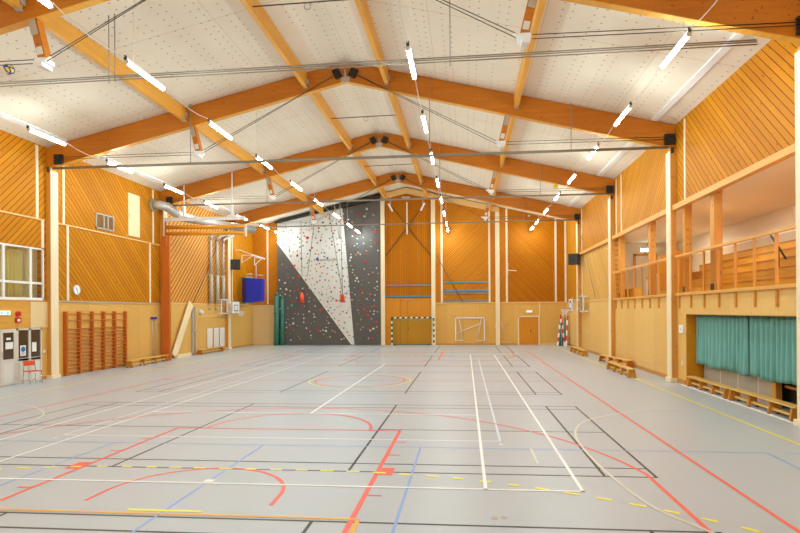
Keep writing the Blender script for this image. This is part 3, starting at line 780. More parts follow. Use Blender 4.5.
MB().bar((XL+.05, 1.69, 3.5), (XL+.05, 1.63, 3.62), .006, .02).build('hand', 'black', t); MB().bar((XL+.053, 1.69, 3.5), (XL+.053, 1.71, 3.36), .006, .012).build('hand', 'black', t)
# louvre
t = thing('wall_vent', 'silver framed louvre vent high on the left wall', 'vent', (XL+.03, 3.5, 6.28))
MB().box(XL, XL+.05, 2.9, 4.12, 6.26, 6.32).box(XL, XL+.05, 2.9, 4.12, 6.9, 6.95).box(XL, XL+.05, 2.9, 2.95, 6.26, 6.95).box(XL, XL+.05, 4.07, 4.12, 6.26, 6.95).box(XL, XL+.05, 3.4, 3.45, 6.26, 6.95).box(XL, XL+.05, 3.68, 3.73, 6.26, 6.95).build('frame', 'louvf', t)
q = MB()
for k in range(10): z_ = 6.34+k*.056; q.bar((XL+.02, 2.95, z_), (XL+.02, 4.07, z_), .05, .012, up=(.5, 0, 1))
q.build('slats', 'louv', t)
t = thing('wall_hatch', 'tall cream hatch high on the left wall beside the vent', 'hatch', (XL+.02, 5.68, 6.25))
MB().box(XL, XL+.04, 5.22, 6.14, 6.25, 8.32).build('leaf', 'hat', t, bevel=.01); MB().box(XL+.04, XL+.07, 5.27, 5.31, 7.1, 7.35).build('handle', 'louvf', t)

# wall bars
t = thing('wall_bars', 'red brown gymnastic wall bars on the left wall', 'wall bars', (XL+.1, 2.95, 0))
PY = [.98, 1.76, 2.54, 3.3, 4.06, 4.85]
for y in PY: MB().box(XL+.001, XL+.16, y-.04, y+.04, .03, 2.6).build('upright', 'red_wood', t, bevel=.006)
zs = [2.5, 2.22, 1.88]+[1.72-.158*k for k in range(11)]
for y0, y1 in zip(PY, PY[1:]):
    for k, z_ in enumerate(zs): MB().tube((XL+(.16 if k == 1 else .11), y0+.04, z_), (XL+(.16 if k == 1 else .11), y1-.04, z_), .024, 8).build('rung', 'red_wood_y', t)

# chair
t = thing('chair', 'red shell chair with chrome legs in front of the grey doors', 'chair', (-11.75, -1.15, 0))
cx, cy = -11.72, -1.3
def R_(x, y, z, a=math.radians(-20)): return (cx+x*math.cos(a)-y*math.sin(a), cy+x*math.sin(a)+y*math.cos(a), z)
def rb(x0, x1, y0, y1, z0, z1, a=math.radians(-20)):
    m = MB(); v = [R_(x, y, z, a) for x in (x0, x1) for y in (y0, y1) for z in (z0, z1)]
    return m.add(v, [(0, 1, 3, 2), (4, 6, 7, 5), (0, 4, 5, 1), (2, 3, 7, 6), (0, 2, 6, 4), (1, 5, 7, 3)])
rb(-.2, .22, -.22, .22, .44, .47).build('seat', 'seatred', t, bevel=.012)
rb(-.24, -.2, -.19, .19, .64, .82).build('backrest', 'seatred', t, bevel=.01)
for sx, sy in ((-1, -1), (-1, 1), (1, -1), (1, 1)): MB().path([R_(.22*sx, .21*sy, .001), R_(.18*sx, .2*sy, .44)], .012, 8).build('leg', 'chrome', t)
for sy in (-1, 1): MB().path([R_(-.18, .2*sy, .44), R_(-.215, .2*sy, .86)], .012, 8).build('back_tube', 'chrome', t)
for sx in (-1, 1): MB().path([R_(.21*sx, -.2, .1), R_(.21*sx, .2, .1)], .009, 8).build('stretcher', 'chrome', t)

# benches: plank on trapezoid feet with a balance beam below
def bench(c, length, rot, lab, wood='bench', endw='bench_end', w=.26, hgt=.33, nfeet=4, group='low gym benches'):
    t = thing('gym_bench', lab, 'bench', (0, 0, 0), group)
    L = length/2
    MB().box(-w/2, w/2, -L, L, hgt-.035, hgt).build('seat', wood, t, bevel=.006)
    MB().box(-.045, .045, -L+.2, L-.2, .09, .15).build('balance_beam', wood, t, bevel=.004)
    for k in range(nfeet):
        y = -L+.12+(2*L-.24)*k/(nfeet-1); end = k in (0, nfeet-1); th = .05
        if end: pl = [(-.17, 0.02), (.17, 0.02), (.12, hgt-.036), (-.12, hgt-.036)]
        else: pl = [(-.15, .02), (-.07, .02), (-.045, .1), (.045, .1), (.07, .02), (.15, .02), (.09, .2), (.12, hgt-.036), (-.12, hgt-.036), (-.09, .2)]
        MB().prism([(x, y-th/2, z_) for x, z_ in pl], (0, th, 0)).build('foot', endw, t)
        for s in (-1, 1): MB().box(s*.11-.03, s*.11+.03, y-.03, y+.03, .0005, .02).build('rubber_pad', 'rubber', t)
    for s in (-1, 1): MB().box(-.08, .08, s*(L-.03)-.03, s*(L-.03)+.03, hgt, hgt+.006).build('hook_plate', 'steel', t)
    t.location = c; t.rotation_euler = (0, 0, rot)
    return t
bench((-11.66, 5.83, 0), 3.45, math.radians(2), 'long gym bench on the left wall beside the wall bars', nfeet=4)
bench((-11.95, 13.0, 0), 3.1, 0, 'short gym bench with red ends under the white radiators', endw='red_wood', nfeet=2, hgt=.3)
bench((11.24, -2.3, 0), 2.75, 0, 'gym bench farther along under the green curtain, right side', hgt=.33, nfeet=4)
bench((11.24, -5.3, 0), 3.1, 0, 'gym bench nearest the viewer under the green curtain', hgt=.34, nfeet=4)
bench((9.98, 2.7, 0), 3.2, math.radians(0), 'gym bench standing out from the right wall on the yellow line')
bench((10.74, 6.3, 0), 3.2, math.radians(9), 'gym bench with red ends behind the one on the yellow line', endw='red_wood')
bench((10.3, 12.4, 0), 3.6, math.radians(0), 'gym bench on the right, farthest from the viewer')

# badminton posts with blue ends
for i, y in enumerate((7.1, 7.36)):
    t = thing('net_pole', 'thin grey pole with blue ends on the left wall, %s of the pair' % ['left one', 'right one'][i], 'pole', (XL+.12, y, .0), 'net poles on the left wall')
    MB().tube((XL+.1, y, .28), (XL+.1, y, 2.2), .022, 8).build('shaft', 'steel', t)
    MB().box(XL+.03, XL+.16, y-.07, y+.07, 2.2, 2.3).build('top_cap', 'blue', t); MB().box(XL+.03, XL+.15, y-.05, y+.05, .18, .28).build('foot_cap', 'blue', t)

# apparatus post, booms and white track
t = thing('gym_boom_post', 'red brown post with two lacquered booms reaching out from the left wall', 'boom frame', (-12.0, 7.6, 0))
MB().box(-12.08, -11.62, 7.68, 7.84, .001, 6.55).build('post', 'red_wood', t, bevel=.01)
MB().box(-11.8, -11.72, 7.58, 7.68, 6.0, 7.3).build('bracket', 'red_wood', t)
for z_ in (6.95, 6.62): MB().tube((-11.75, 7.58, z_+.03), (-7.45, 7.58, z_), .1, 12).build('boom', 'boom', t)
MB().box(-7.5, -7.4, 7.55, 7.69, 6.45, 7.05).build('end_plate', 'offwhite', t)
t = thing('track_beam', 'white steel track beam hung above the booms at left', 'steel beam', (-9.8, 7.9, 7.35))
MB().box(-12.05, -7.6, 7.84, 7.96, 7.36, 7.39).box(-12.05, -7.6, 7.84, 7.96, 7.5, 7.53).box(-12.05, -7.6, 7.89, 7.91, 7.36, 7.53).build('beam', 'white', t)
for x in (-10.91, -8.28):
    MB().box(x-.06, x+.06, 7.84, 7.96, 7.53, 8.15).build('hanger', 'white', t); MB().tube((x, 7.9, 8.15), (x, 7.9, zc(x)-.01), .035, 8).build('hanger_rod', 'white', t)
    MB().box(x-.25, x+.25, 7.8, 8.0, 7.52, 7.6).build('clamp', 'white', t)
MB().box(-12.02, -11.94, 7.86, 7.94, 6.4, 7.36).build('end_post', 'white', t)
# ventilation duct
t = thing('ventilation_duct', 'silver round ventilation duct coming out of the left wall', 'duct', (-11.5, 9, 7.6))
MB().disc((XL, 7.25, 8.1), (1, 0, 0), .33, .12, 24).build('collar', 'louv', t)
MB().path([(XL+.1, 7.25, 8.1), (-11.9, 7.28, 8.1), (-11.6, 7.5, 8.02), (-11.4, 7.85, 7.8), (-11.25, 8.25, 7.66), (-11.0, 8.8, 7.6)], .24, 16).build('elbow', 'duct', t)
MB().path([(-11.0, 8.8, 7.6), (-10.1, 10.3, 7.55), (-8.9, 12.4, 7.5)], .22, 16).build('straight_run', 'duct', t)
for p in ((-11.6, 7.5, 8.02), (-11.25, 8.25, 7.66)): MB().sphere(p, .255, 16).build('joint_ring', 'duct', t)

# plank leaning, pole, heating pipes, radiators
MB().bar((-12.13, 9.02, .135), (-12.13, 10.92, 3.06), .05, .5, up=(0, -1, .6)).build('leaning_plank', 'plankp', label='broad pale plank leaning diagonally against the left wall', cat='plank')
MB().box(-12.1, -11.95, 9.15, 10.6, .0005, .2).build('floor_plank', 'plankp', label='short pale plank lying on the floor by the leaning plank', cat='plank')
t = thing('guide_rail', 'double grey upright rail on the left wall beside the radiators', 'wall rail', (XL+.08, 11.45, 0))
for y in (11.3, 11.62): MB().box(XL+.02, XL+.09, y-.04, y+.04, .05, 2.85).build('upright', 'louvf', t)
MB().box(XL+.1, XL+.16, 11.2, 11.7, 1.4, 1.5).build('clamp', 'steel', t)
for i, y in enumerate((13.45, 14.33, 15.2)):
    XL = -12.27
    t = thing('heating_pipe', 'grey upright pipe on the left wall, %s' % ['left of three', 'middle of three', 'right of three, bent at the top'][i], 'pipe', (XL+.12, y, 3.05), 'three grey pipes on the left wall')
    MB().tube((XL+.13, y, 4.9), (XL+.13, y, 7.1), .085, 12).build('upper_pipe', 'steel', t); MB().tube((XL+.13, y, 3.1), (XL+.13, y, 4.9), .13, 12, r2=.1).build('lower_sleeve', 'steel', t)
    MB().path([(XL+.13, y, 7.1), (XL+.15, y+.05, 7.3), (XL+.35, y+.35, 7.55), (XL+.5, y+.8, 7.7)], .085, 12).build('bend', 'steel', t)
    MB().box(XL, XL+.16, y-.12, y+.12, 4.85, 4.93).build('bracket', 'offwhite', t)
    MB().sphere((XL+.08, y, 2.75), .09, 10).build('drain_cap', 'steel', t)
    XL = -12.3
for i, y in enumerate((13.45, 14.35, 15.2)):
    t = thing('radiator', 'narrow white radiator panel, %s' % ['left of three', 'middle of three', 'right of three'][i], 'radiator', (XL+.06, y, .15), 'three white radiators on the left wall')
    MB().box(XL+.03, XL+.09, y-.32, y+.32, .3, 1.5).build('panel', 'white', t, bevel=.01)
    q = MB()
    for k in range(6): q.box(XL+.09, XL+.096, y-.27+k*.1, y-.23+k*.1, .36, 1.44)
    q.build('ribs', 'offwhite', t)
trim(MB().box(XL, XL+.03, 12.0, 15.85, 2.25, 2.35), 'cream_y'); trim(MB().box(XL, XL+.03, 15.95, 16.35, 0.0, 3.0), 'cream')
MB().box(XL+.001, XL+.1, 12.1, 12.4, 2.45, 2.7).sphere((XL+.15, 12.25, 2.5), .13, 12).build('wall_lamp', 'offwhite', label='small round white fitting left of the radiators', cat='wall fitting')
MB().path([(XL+.06, 11.4, 3.1), (XL+.1, 13.0, 5.0), (XL+.15, 14.6, 7.2)], .02, 6).build('pull_rope', 'darksteel', label='dark rope running up the left wall to the grey pipes', cat='rope')

# basketball hoops on both sides
def hoop(wallx, s, yb, z0, lab, xb, ycol):
    t = thing('basketball_hoop', lab, 'basketball hoop', (xb, yb, z0))
    MB().box(xb-.02, xb+.02, yb-.62, yb+.62, z0, z0+.86).build('backboard', 'white', t, bevel=.01)
    q = MB()
    for a, c, z2, z3 in ((-.3, .3, .2, .24), (-.3, .3, .58, .62), (-.3, -.26, .2, .62), (.26, .3, .2, .62), (-.62, .62, .0, .03), (-.62, .62, .83, .86), (-.62, -.59, 0, .86), (.59, .62, 0, .86)):
        q.box(xb+s*.021, xb+s*.026, yb+a, yb+c, z0+z2, z0+z3)
    q.build('target_frame', 'blacktape', t)
    rc = Vector((xb+s*.38, yb, z0+.22)); n = 24
    rim = MB().path([rc+Vector((math.cos(2*PI*k/n)*.225, math.sin(2*PI*k/n)*.225, 0)) for k in range(n)], .016, 6, closed=True)
    rim.bar((xb+s*.02, yb, z0+.2), (xb+s*.17, yb, z0+.22), .12, .05); rim.build('rim', 'redor', t)
    q = MB()
    for k in range(12):
        for d in (-1, 1):
            pts = [rc+Vector((math.cos(2*PI*(k+d*.5*j)/12)*r, math.sin(2*PI*(k+d*.5*j)/12)*r, -zz)) for j, (r, zz) in enumerate(((.225, 0), (.19, .13), (.15, .26), (.12, .4)))]
            q.path(pts, .007, 4)
    q.build('net', 'netw', t)
    # wall carriage behind the board
    q = MB(); x0 = wallx-(-s)*.0
    xa, xo = wallx+s*.04, wallx+s*.34
    for y in (ycol-.42, ycol+.42):
        q.box(min(xa, xo), max(xa, xo), y-.03, y+.03, z0+.02, z0+.08); q.box(min(xa, xo), max(xa, xo), y-.03, y+.03, z0+.92, z0+.98)
        q.box(xo-.03, xo+.03, y-.03, y+.03, z0+.0, z0+1.0)
    for zz in (z0+.05, z0+.95): q.box(xo-.03, xo+.03, ycol-.42, ycol+.42, zz-.03, zz+.03)
    q.build('carriage', 'white', t)
    q = MB()
    for zz in (z0+.2, z0+.75): q.tube((xo, ycol+.3*(1 if yb > ycol else -1), zz), (xb-s*.02, yb, zz), .025, 8)
    q.build('arm', 'white', t)
    return t
hoop(XL, 1, 15.95, 2.40, 'basketball hoop with white backboard at the left wall', -11.62, 14.95)
t = hoop(XR, -1, 15.2, 2.4, 'basketball hoop with white backboard at the right wall', 10.42, 14.1)
q = MB().box(10.40-.026, 10.40-.0, 15.0, 15.3, 3.0, 3.12).box(10.40-.026, 10.4, 15.1, 15.3, 2.5, 2.62).build('red_mark', 'redmark', t)
MB().box(10.80, 10.84, 13.7, 14.5, 2.5, 3.35).build('clear_panel', 'clearp', t)

def speaker(c, w, d, hgt, rot, lab, wallpt):
    t = thing('loudspeaker', lab, 'loudspeaker', (0, 0, 0))
    MB().box(-w/2, w/2, -d/2, d/2, 0, hgt).build('cabinet', 'black', t, bevel=.02)
    g_ = MB().box(-w/2+.03, w/2-.03, -d/2-.015, -d/2, .04, hgt-.04).build('grille', 'grille', t)
    MB().tube((0, -d/2-.018, hgt*.35), (0, -d/2-.015, hgt*.35), w*.3, 20).build('woofer', 'blackbox', g_); MB().box(-.08, .08, -d/2-.02, -d/2-.015, hgt*.72, hgt*.86).build('horn', 'blackbox', g_)
    t.location = c; t.rotation_euler = (0, 0, rot)
    cc = Matrix.Rotation(-rot, 4, 'Z') @ (Vector(wallpt)-Vector(c))
    bb = MB().bar((0, 0, hgt/2), tuple(cc), .06, .06).build('bracket', 'darksteel'); bb.location = (0, 0, 0); 
    # express in the cabinet's own frame
    vs = MB().bar((0, 0, hgt/2), tuple(cc), .06, .06)
    bb.data = vs.mesh('bracket', 'darksteel'); bb.parent = t
speaker((-11.85, 16.5, 5.45), .62, .5, .68, math.radians(25), 'black loudspeaker on the left wall near the blue mat', (XL+.03, 16.5, 5.8))
speaker((10.68, 15.4, 5.38), .62, .5, .68, math.radians(-25), 'black loudspeaker high on the right wall', (XR-.03, 15.6, 5.8))

# hoisted frame, and blue padding below it
t = thing('hoist_frame', 'white folded tube frame hung under the roof above the blue mat', 'hoist frame', (-11.1, 17.5, 5.8))
q = MB()
q.bar((-12.0, 17.5, 6.92), (-10.9, 17.5, 6.5), .05, .04).bar((-11.1, 17.5, 6.55), (-10.15, 17.5, 6.25), .07, .1)
q.bar((-11.8, 17.5, 6.55), (-11.2, 17.5, 6.5), .04, .04).bar((-11.8, 17.5, 6.55), (-11.82, 17.5, 6.0), .04, .04).bar((-11.8, 17.5, 6.02), (-11.0, 17.5, 6.5), .04, .04)
q.bar((-10.9, 17.5, 6.35), (-10.45, 17.5, 6.3), .04, .04).bar((-10.9, 17.5, 6.35), (-10.9, 17.5, 5.8), .04, .04).bar((-10.9, 17.5, 5.82), (-10.4, 17.5, 6.25), .04, .04)
q.bar((-12.3, 17.5, 6.92), (-12.0, 17.5, 6.92), .05, .05)
q.build('tube_frame', 'white', t)
t = thing('blue_mat', 'thick blue vinyl mat block hung at the left far wall', 'mat', (-11.2, 18.0, 3.18))
MB().prism([(-12.05, 18.0, 3.18), (-11.62, 17.7, 3.18), (-11.62, 17.7, 4.95), (-12.05, 18.0, 4.97)], (.3, .45, 0)).build('violet_side', 'bluedk', t, bevel=.02)
MB().prism([(-11.62, 17.7, 3.18), (-10.45, 17.7, 3.28), (-10.42, 17.7, 4.88), (-11.62, 17.7, 4.95)], (0, .5, 0)).build('blue_block', 'blue', t, bevel=.04)
MB().prism([(-12.07, 18.0, 4.93), (-11.6, 17.66, 4.92), (-11.6, 17.66, 5.03), (-12.07, 18.0, 5.03)], (.3, .45, 0)).prism([(-12.07, 18.0, 3.1), (-11.6, 17.66, 3.1), (-11.6, 17.66, 3.2), (-12.07, 18.0, 3.2)], (.3, .45, 0)).build('pale_strap', 'teal2', t)
q = MB().tube((-10.95, 17.9, 4.9), (-10.95, 17.9, 5.9), .03, 8).bar((-11.6, 17.8, 5.2), (-11.2, 17.8, 5.25), .04, .05).bar((-10.8, 17.8, 5.15), (-10.4, 17.8, 5.12), .04, .05).bar((-11.6, 17.8, 5.2), (-10.4, 17.8, 5.14), .015, .015)
q.build('hanger', 'offwhite', t)

# green mats
for i, (x, hgt, r) in enumerate(((-10.3, 4.0, .22), (-9.86, 3.75, .16))):
    t = thing('rolled_mat', 'tall rolled green mat standing left of the climbing wall, %s' % ['the taller one', 'the narrower one'][i], 'mat', (x, 20.2, 0))
    MB().tube((x, 20.2, .001), (x+.02, 20.24, hgt*.93), r, 16, r2=r*.8).tube((x+.02, 20.24, hgt*.93), (x+.02, 20.24, hgt), r*.8, 16, r2=r*.3).build('roll', 'tealm', t)
    for z_ in (.6, hgt*.6): MB().tube((x+.01, 20.21, z_), (x+.01, 20.21, z_+.06), r+.012, 16).build('strap', 'greenbar', t)

# ------------------------------------------------------------------ climbing wall
t = thing('climbing_wall', 'tall dark grey and white climbing wall with coloured holds', 'climbing wall', (-6.4, 20.5, 0))
yw = 20.45
def zt(x): return zc(x)-.12
grey_ = [(-10.3, yw, .02), (-2.42, yw, .02), (-2.42, yw, zt(-2.42)-.35), (-10.3, yw, zt(-10.3)-.35)]
MB().prism(grey_, (0, .23, 0)).build('grey_panel', 'cwgrey', t)
# the white facet stands proud of the grey one
A = (-10.28, yw-.02, 7.78); B = (-4.62, yw-.02, .03); C_ = (-4.42, yw-.02, .03); D_ = (-5.28, yw-.02, zt(-5.28)-.2); E_ = (-10.28, yw-.02, zt(-10.28)-.12)
mid = (-6.9, yw-.26, 7.6)
m = MB(); vs = [A, B, C_, D_, E_, mid]
m.add(vs, [(0, 1, 5), (1, 2, 5), (2, 3, 5), (3, 4, 5), (4, 0, 5)]); m.add([A, B, C_, D_, E_], [(0, 1, 2, 3, 4)])
wp = m.build('white_panel', 'cwwhite', t)
m = MB(); m.prism([(-10.35, yw-.32, zt(-10.35)-.12), (-2.4, yw-.32, zt(-2.4)-.3), (-2.4, yw-.32, zt(-2.4)), (-10.35, yw-.32, zt(-10.35))], (0, .5, 0)); m.build('gap_shade', 'cwdark', t)  # near black slab stands in for the shaded gap under the ceiling
MB().bar((-10.31, yw-.05, 7.8), (-4.62, yw-.05, .05), .04, .06).build('edge_strip', 'offwhite', t)
def in_white(x, z_):
    # right of line A-B, left of line C-D
    f1 = (z_-7.78)*(-4.62+10.28)-(x+10.28)*(.03-7.78)
    xr = -4.42+(-5.28+4.42)*(z_-.03)/(D_[2]-.03)
    return f1 > 0 and x < xr
def ywall(x, z_):
    if not in_white(x, z_): return yw
    p = Vector((x, 0, z_)); mm = Vector(mid)
    tri = [A, B, C_, D_, E_]
    for i in range(5):
        a = Vector(tri[i]); c = Vector(tri[(i+1) % 5])
        d = (a.x-mm.x)*(c.z-mm.z)-(c.x-mm.x)*(a.z-mm.z)
        if abs(d) < 1e-9: continue
        s1 = ((p.x-mm.x)*(c.z-mm.z)-(c.x-mm.x)*(p.z-mm.z))/d; s2 = ((a.x-mm.x)*(p.z-mm.z)-(p.x-mm.x)*(a.z-mm.z))/d
        if s1 >= -1e-6 and s2 >= -1e-6: return mm.y+s1*(a.y-mm.y)+s2*(c.y-mm.y)
    return yw-.02
hc = {k: plain('hold '+k, v, .6) for k, v in dict(red='#cc2a20', brown='#8a4a2a', tan='#c49a6a', grey='#8f9290', white='#d0cfca', dark='#38383a', blue='#4a6a96', green='#5a7a64', yellow='#c49a30', mint='#34b07a').items()}
def hold_mesh(r, seed):
    rnd = random.Random(seed); m = MB(); m.sphere((0, 0, 0), r, 8, 0, (1+.4*rnd.random(), .55, .8+.5*rnd.random()))
    m.v = [tuple(c*(1+.18*(rnd.random()-.5)) for c in v) for v in m.v]
    return m
hm = {}
rnd = random.Random(11)
placed = []
def pick(x, z_):
    if in_white(x, z_): return rnd.choice(['brown', 'brown', 'red', 'tan', 'tan', 'grey', 'green', 'dark', 'yellow', 'blue', 'brown'])
    return rnd.choice(['white', 'tan', 'grey', 'white', 'brown', 'red', 'blue', 'yellow', 'white', 'green'])
special = [(-8.95, 6.0, 'red', .12), (-7.9, 8.05, 'red', .17), (-7.55, 7.3, 'red', .1), (-8.65, 5.15, 'red', .12), (-8.72, 4.1, 'red', .12), (-2.75, 8.4, 'red', .15), (-2.7, 7.65, 'red', .16), (-3.55, 6.2, 'red', .15), (-3.2, 3.75, 'red', .14), (-3.4, 2.2, 'red', .14), (-3.9, 4.1, 'red', .1), (-2.75, 1.7, 'red', .12), (-3.05, .5, 'red', .12), (-2.9, 2.9, 'red', .1), (-9.2, 3.0, 'mint', .13), (-10.0, 1.5, 'mint', .12), (-5.5, 7.1, 'dark', .13), (-7.0, 2.6, 'red', .1), (-4.6, 8.9, 'red', .1), (-3.6, 9.6, 'white', .12), (-4.0, 9.9, 'red', .1), (-8.1, 4.9, 'red', .09), (-6.6, 6.9, 'blue', .1), (-3.4, 1.2, 'red', .1), (-6.0, 3.5, 'grey', .13), (-4.1, 6.9, 'tan', .13), (-4.2, 5.0, 'white', .12), (-9.7, 4.7, 'white', .12)]
def mk(x, z_, c, r, part):
    key = (c, round(r, 2))
    if key not in hm: hm[key] = hold_mesh(r, hash(c) % 97 if False else len(hm)).mesh('climbing_hold', [hc[c]])
    o = bpy.data.objects.new('climbing_hold', hm[key]); COL.objects.link(o)
    o.location = (x, ywall(x, z_)-r*.3, z_); o.rotation_euler = (0, rnd.random()*3, 0); attach_raw(o, t)
def attach_raw(o, parent):
    o.parent = parent; o.matrix_parent_inverse = Matrix.Translation(parent.location).inverted()
for x, z_, c, r in special: mk(x, z_, c, r*.62, True); placed.append((x, z_))
n = 0
rest = []
while len(placed) < 440:
    x = rnd.uniform(-10.15, -2.6); z_ = rnd.uniform(.35, zt(x)-.6)
    if any((x-a)**2+(z_-b_)**2 < .2**2 for a, b_ in placed): continue
    if not in_white(x, z_) and rnd.random() < .22: continue
    placed.append((x, z_)); c = pick(x, z_)
    if len(placed) <= 100: mk(x, z_, c, rnd.choice([.055, .065, .07]), True)
    else: rest.append((x, z_, c, rnd.choice([.04, .05, .055])))
cl = list(hc); sm = MB()
for x, z_, c, r in rest:
    h_ = hold_mesh(r, int(x*1000) % 50); o0 = Vector((x, ywall(x, z_)-r*.3, z_))
    sm.add([Vector(v)+o0 for v in h_.v], h_.f, cl.index(c), True)
so = sm.build('small_climbing_holds', [hc[k] for k in cl], t, kind='stuff')
# maker's print on the white panel
cu = bpy.data.curves.new('maker_print', 'FONT'); cu.body = 'entreprises'; cu.size = .3; cu.extrude = .004
o = bpy.data.objects.new('maker_print', cu); COL.objects.link(o)
dg = bpy.context.evaluated_depsgraph_get(); me = bpy.data.meshes.new_from_object(o.evaluated_get(dg)); bpy.data.objects.remove(o)
ty = min(ywall(v/10, h_) for v in range(-72, -54) for h_ in (6.25, 6.4, 6.6))+.03
o = bpy.data.objects.new('maker_print', me); COL.objects.link(o); me.materials.append(M['greyletter']); o.location = (-6.95, ty-.05, 6.3); o.rotation_euler = (PI/2, 0, 0); attach_raw(o, t)
q = MB().tube((-7.15, ty-.05, 6.45), (-7.15, ty-.02, 6.45), .11, 14); q.build('print_mark', 'bluemark', t); MB().tube((-7.08, ty-.06, 6.34), (-7.08, ty-.045, 6.34), .07, 12).build('print_mark', 'redmark', t)
# ropes with bags
def bag(x, z0, z1, lab, tops, tail=None):
    b_ = thing('rope_bag', lab, 'rope bag', (x, 20.0, z0)); y = 19.95
    MB().tube((x, y, z0), (x, y, z0+(z1-z0)*.7), .17, 12, r2=.15).tube((x, y, z0+(z1-z0)*.7), (x, y, z1), .15, 12, r2=.05).build('sack', 'redor', b_)
    for tx in tops: MB().tube((x+.02, y, z1-.02), (tx, 20.1, zt(tx)-.45), .018, 6).build('rope', 'greybag', b_)
    if tail: MB().path([(x, y, z1-.1), (x+.5, 20.05, z1+.2), (x+tail, 20.2, z1+.45)], .015, 6).build('tail_rope', 'greybag', b_)
bag(-8.25, 3.2, 3.95, 'orange red rope bag hanging before the grey left part of the climbing wall', (-8.35,))
bag(-5.2, 3.2, 3.85, 'orange red rope bag hanging before the white part of the climbing wall', (-6.2, -5.35), .9)
for i, (x0, x1, zb, lab) in enumerate(((-9.5, -9.2, 7.0, 'short grey rope at the left top corner of the climbing wall'), (-7.25, -7.85, 5.2, 'slanting grey rope across the middle of the white climbing panel'))):
    MB().tube((x0, 20.05, zt(x0)-.45), (x1, 20.05, zb), .018, 6).build('hanging_rope', 'greybag', label=lab, cat='rope')

# hanging bars in front of the climbing wall
t = thing('hanging_bracket', 'thin steel V bracket hanging before the right part of the climbing wall', 'bracket', (-4.6, 15.9, 7.2))
MB().tube((-4.75, 15.7, 9.7), (-4.4, 15.7, 7.3), .03, 8).build('bar', 'steel', t); MB().tube((-4.35, 15.7, 9.8), (-4.38, 15.7, 7.3), .02, 8).build('bar', 'steel', t)

# ------------------------------------------------------------------ FAR WALL
t = thing('door_3', None, None, (8.45, YF, 0), kind='structure')
MB().box(7.66, 7.74, YF-.05, YF, 0, 2.1).box(9.14, 9.22, YF-.05, YF, 0, 2.1).box(7.66, 9.22, YF-.05, YF, 2.04, 2.12).build('door_frame', 'cream', t)
MB().box(7.74, 8.68, YF-.03, YF, .01, 2.04).build('door_leaf', 'orangef', t); MB().box(8.69, 9.14, YF-.03, YF, .01, 2.04).build('door_leaf', 'orangef', t)
MB().box(8.56, 8.6, YF-.04, YF-.03, .9, 1.12).bar((8.5, YF-.07, 1.05), (8.6, YF-.07, 1.05), .02, .02).build('door_handle', 'darksteel', t)
exit_sign(8.49, YF-.001, 2.36, (0, -1), .42, .16, 'small lit exit sign above the orange double door in the far wall')
# tall sliding doors
t = thing('door_4', None, None, (-.4, YF, 0), kind='structure')
MB().box(-2.1, -.45, YF-.06, YF-.001, .02, 3.42).build('door_leaf', 'orange', t); MB().box(-.43, 1.33, YF-.06, YF-.001, .02, 3.42).build('door_leaf', 'orange', t)
MB().box(-2.1, 1.34, YF-.1, YF-.001, 3.42, 3.48).build('door_track', 'skirt', t)
MB().box(-1.5, -1.0, YF-.16, YF-.061, .02, 3.4).build('cover_strip', 'orangef', t)
MB().box(-.41, -.37, YF-.07, YF-.06, 1.1, 1.3).build('door_handle', 'darksteel', t)
MB().box(-.5, .2, YF-.1, YF-.06, 3.36, 3.41).build('door_closer', 'panelgrey', t)
# blue bars
for i, (x0, x1, z_, lab) in enumerate(((-2.1, 1.34, 4.43, 'blue bar across the boards above the tall orange doors, upper one'), (-2.1, 1.34, 3.62, 'blue bar just above the tall orange doors, lower one'),
      (2.2, 5.54, 4.62, 'topmost blue bar on the far wall right of the goal'), (2.2, 5.54, 3.99, 'second blue bar from the top on the far wall right of the goal'), (2.2, 5.54, 3.81, 'third blue bar from the top on the far wall right of the goal'), (2.2, 5.54, 3.22, 'lowest blue bar, on the plywood edge right of the goal'))):
    MB().box(x0, x1, YF-.07, YF-.001, z_-.034, z_+.034).build('blue_bar', 'bluerail', label=lab, cat='bar', group='blue bars on the far wall')
# steel cross brace and central hanger
t = thing('cross_brace', 'dark X shaped rod brace on the boards of the far wall', 'brace', (-.4, YF-.1, 6.4))
for a, c in (((-1.55, 10.3), (1.3, 6.65)), ((.75, 10.3), (-2.05, 6.65))): MB().tube((a[0], YF-.05, a[1]), (c[0], YF-.05, c[1]), .022, 6).build('rod', 'darksteel', t)
MB().disc((-.42, YF-.05, 8.85), (0, -1, 0), .1, .04, 16).build('centre_ring', 'darksteel', t)
MB().box(-.48, -.38, YF-.16, YF-.08, 8.2, 10.6).build('hanging_timber', 'cream', label='short pale upright batten at the top middle of the far wall', cat='batten')
for i, (x, s) in enumerate(((-1.6, 1), (.8, -1))):
    MB().bar((x-s*.13, YF-.7, 10.4), (x+s*.16, YF-.7, 9.85), .12, .12).tube((x, YF-.7, 10.2), (x, YF-.7, 11.0), .012, 6).build('spot_lamp', 'white', label='small white spot lamp slanting under the roof, %s of the far wall top' % ['left', 'right'][i], cat='spot lamp', group='spot lamps above the far wall')
t = thing('wall_bracket', 'small pale bracket on the boards left of the orange door', 'bracket', (7.2, YF-.1, 5.3))
MB().bar((6.95, YF-.06, 5.1), (6.95, YF-.06, 6.0), .04, .05).bar((6.95, YF-.3, 5.45), (7.55, YF-.3, 5.4), .06, .06).bar((6.95, YF-.06, 5.45), (7.1, YF-.3, 5.44), .04, .04).build('arm', 'cream', t)
MB().box(6.0, 6.06, YF-.27, YF-.245, 1.3, 1.42).build('light_switch', 'white', label='small white switch on the pale column of the far wall', cat='switch')
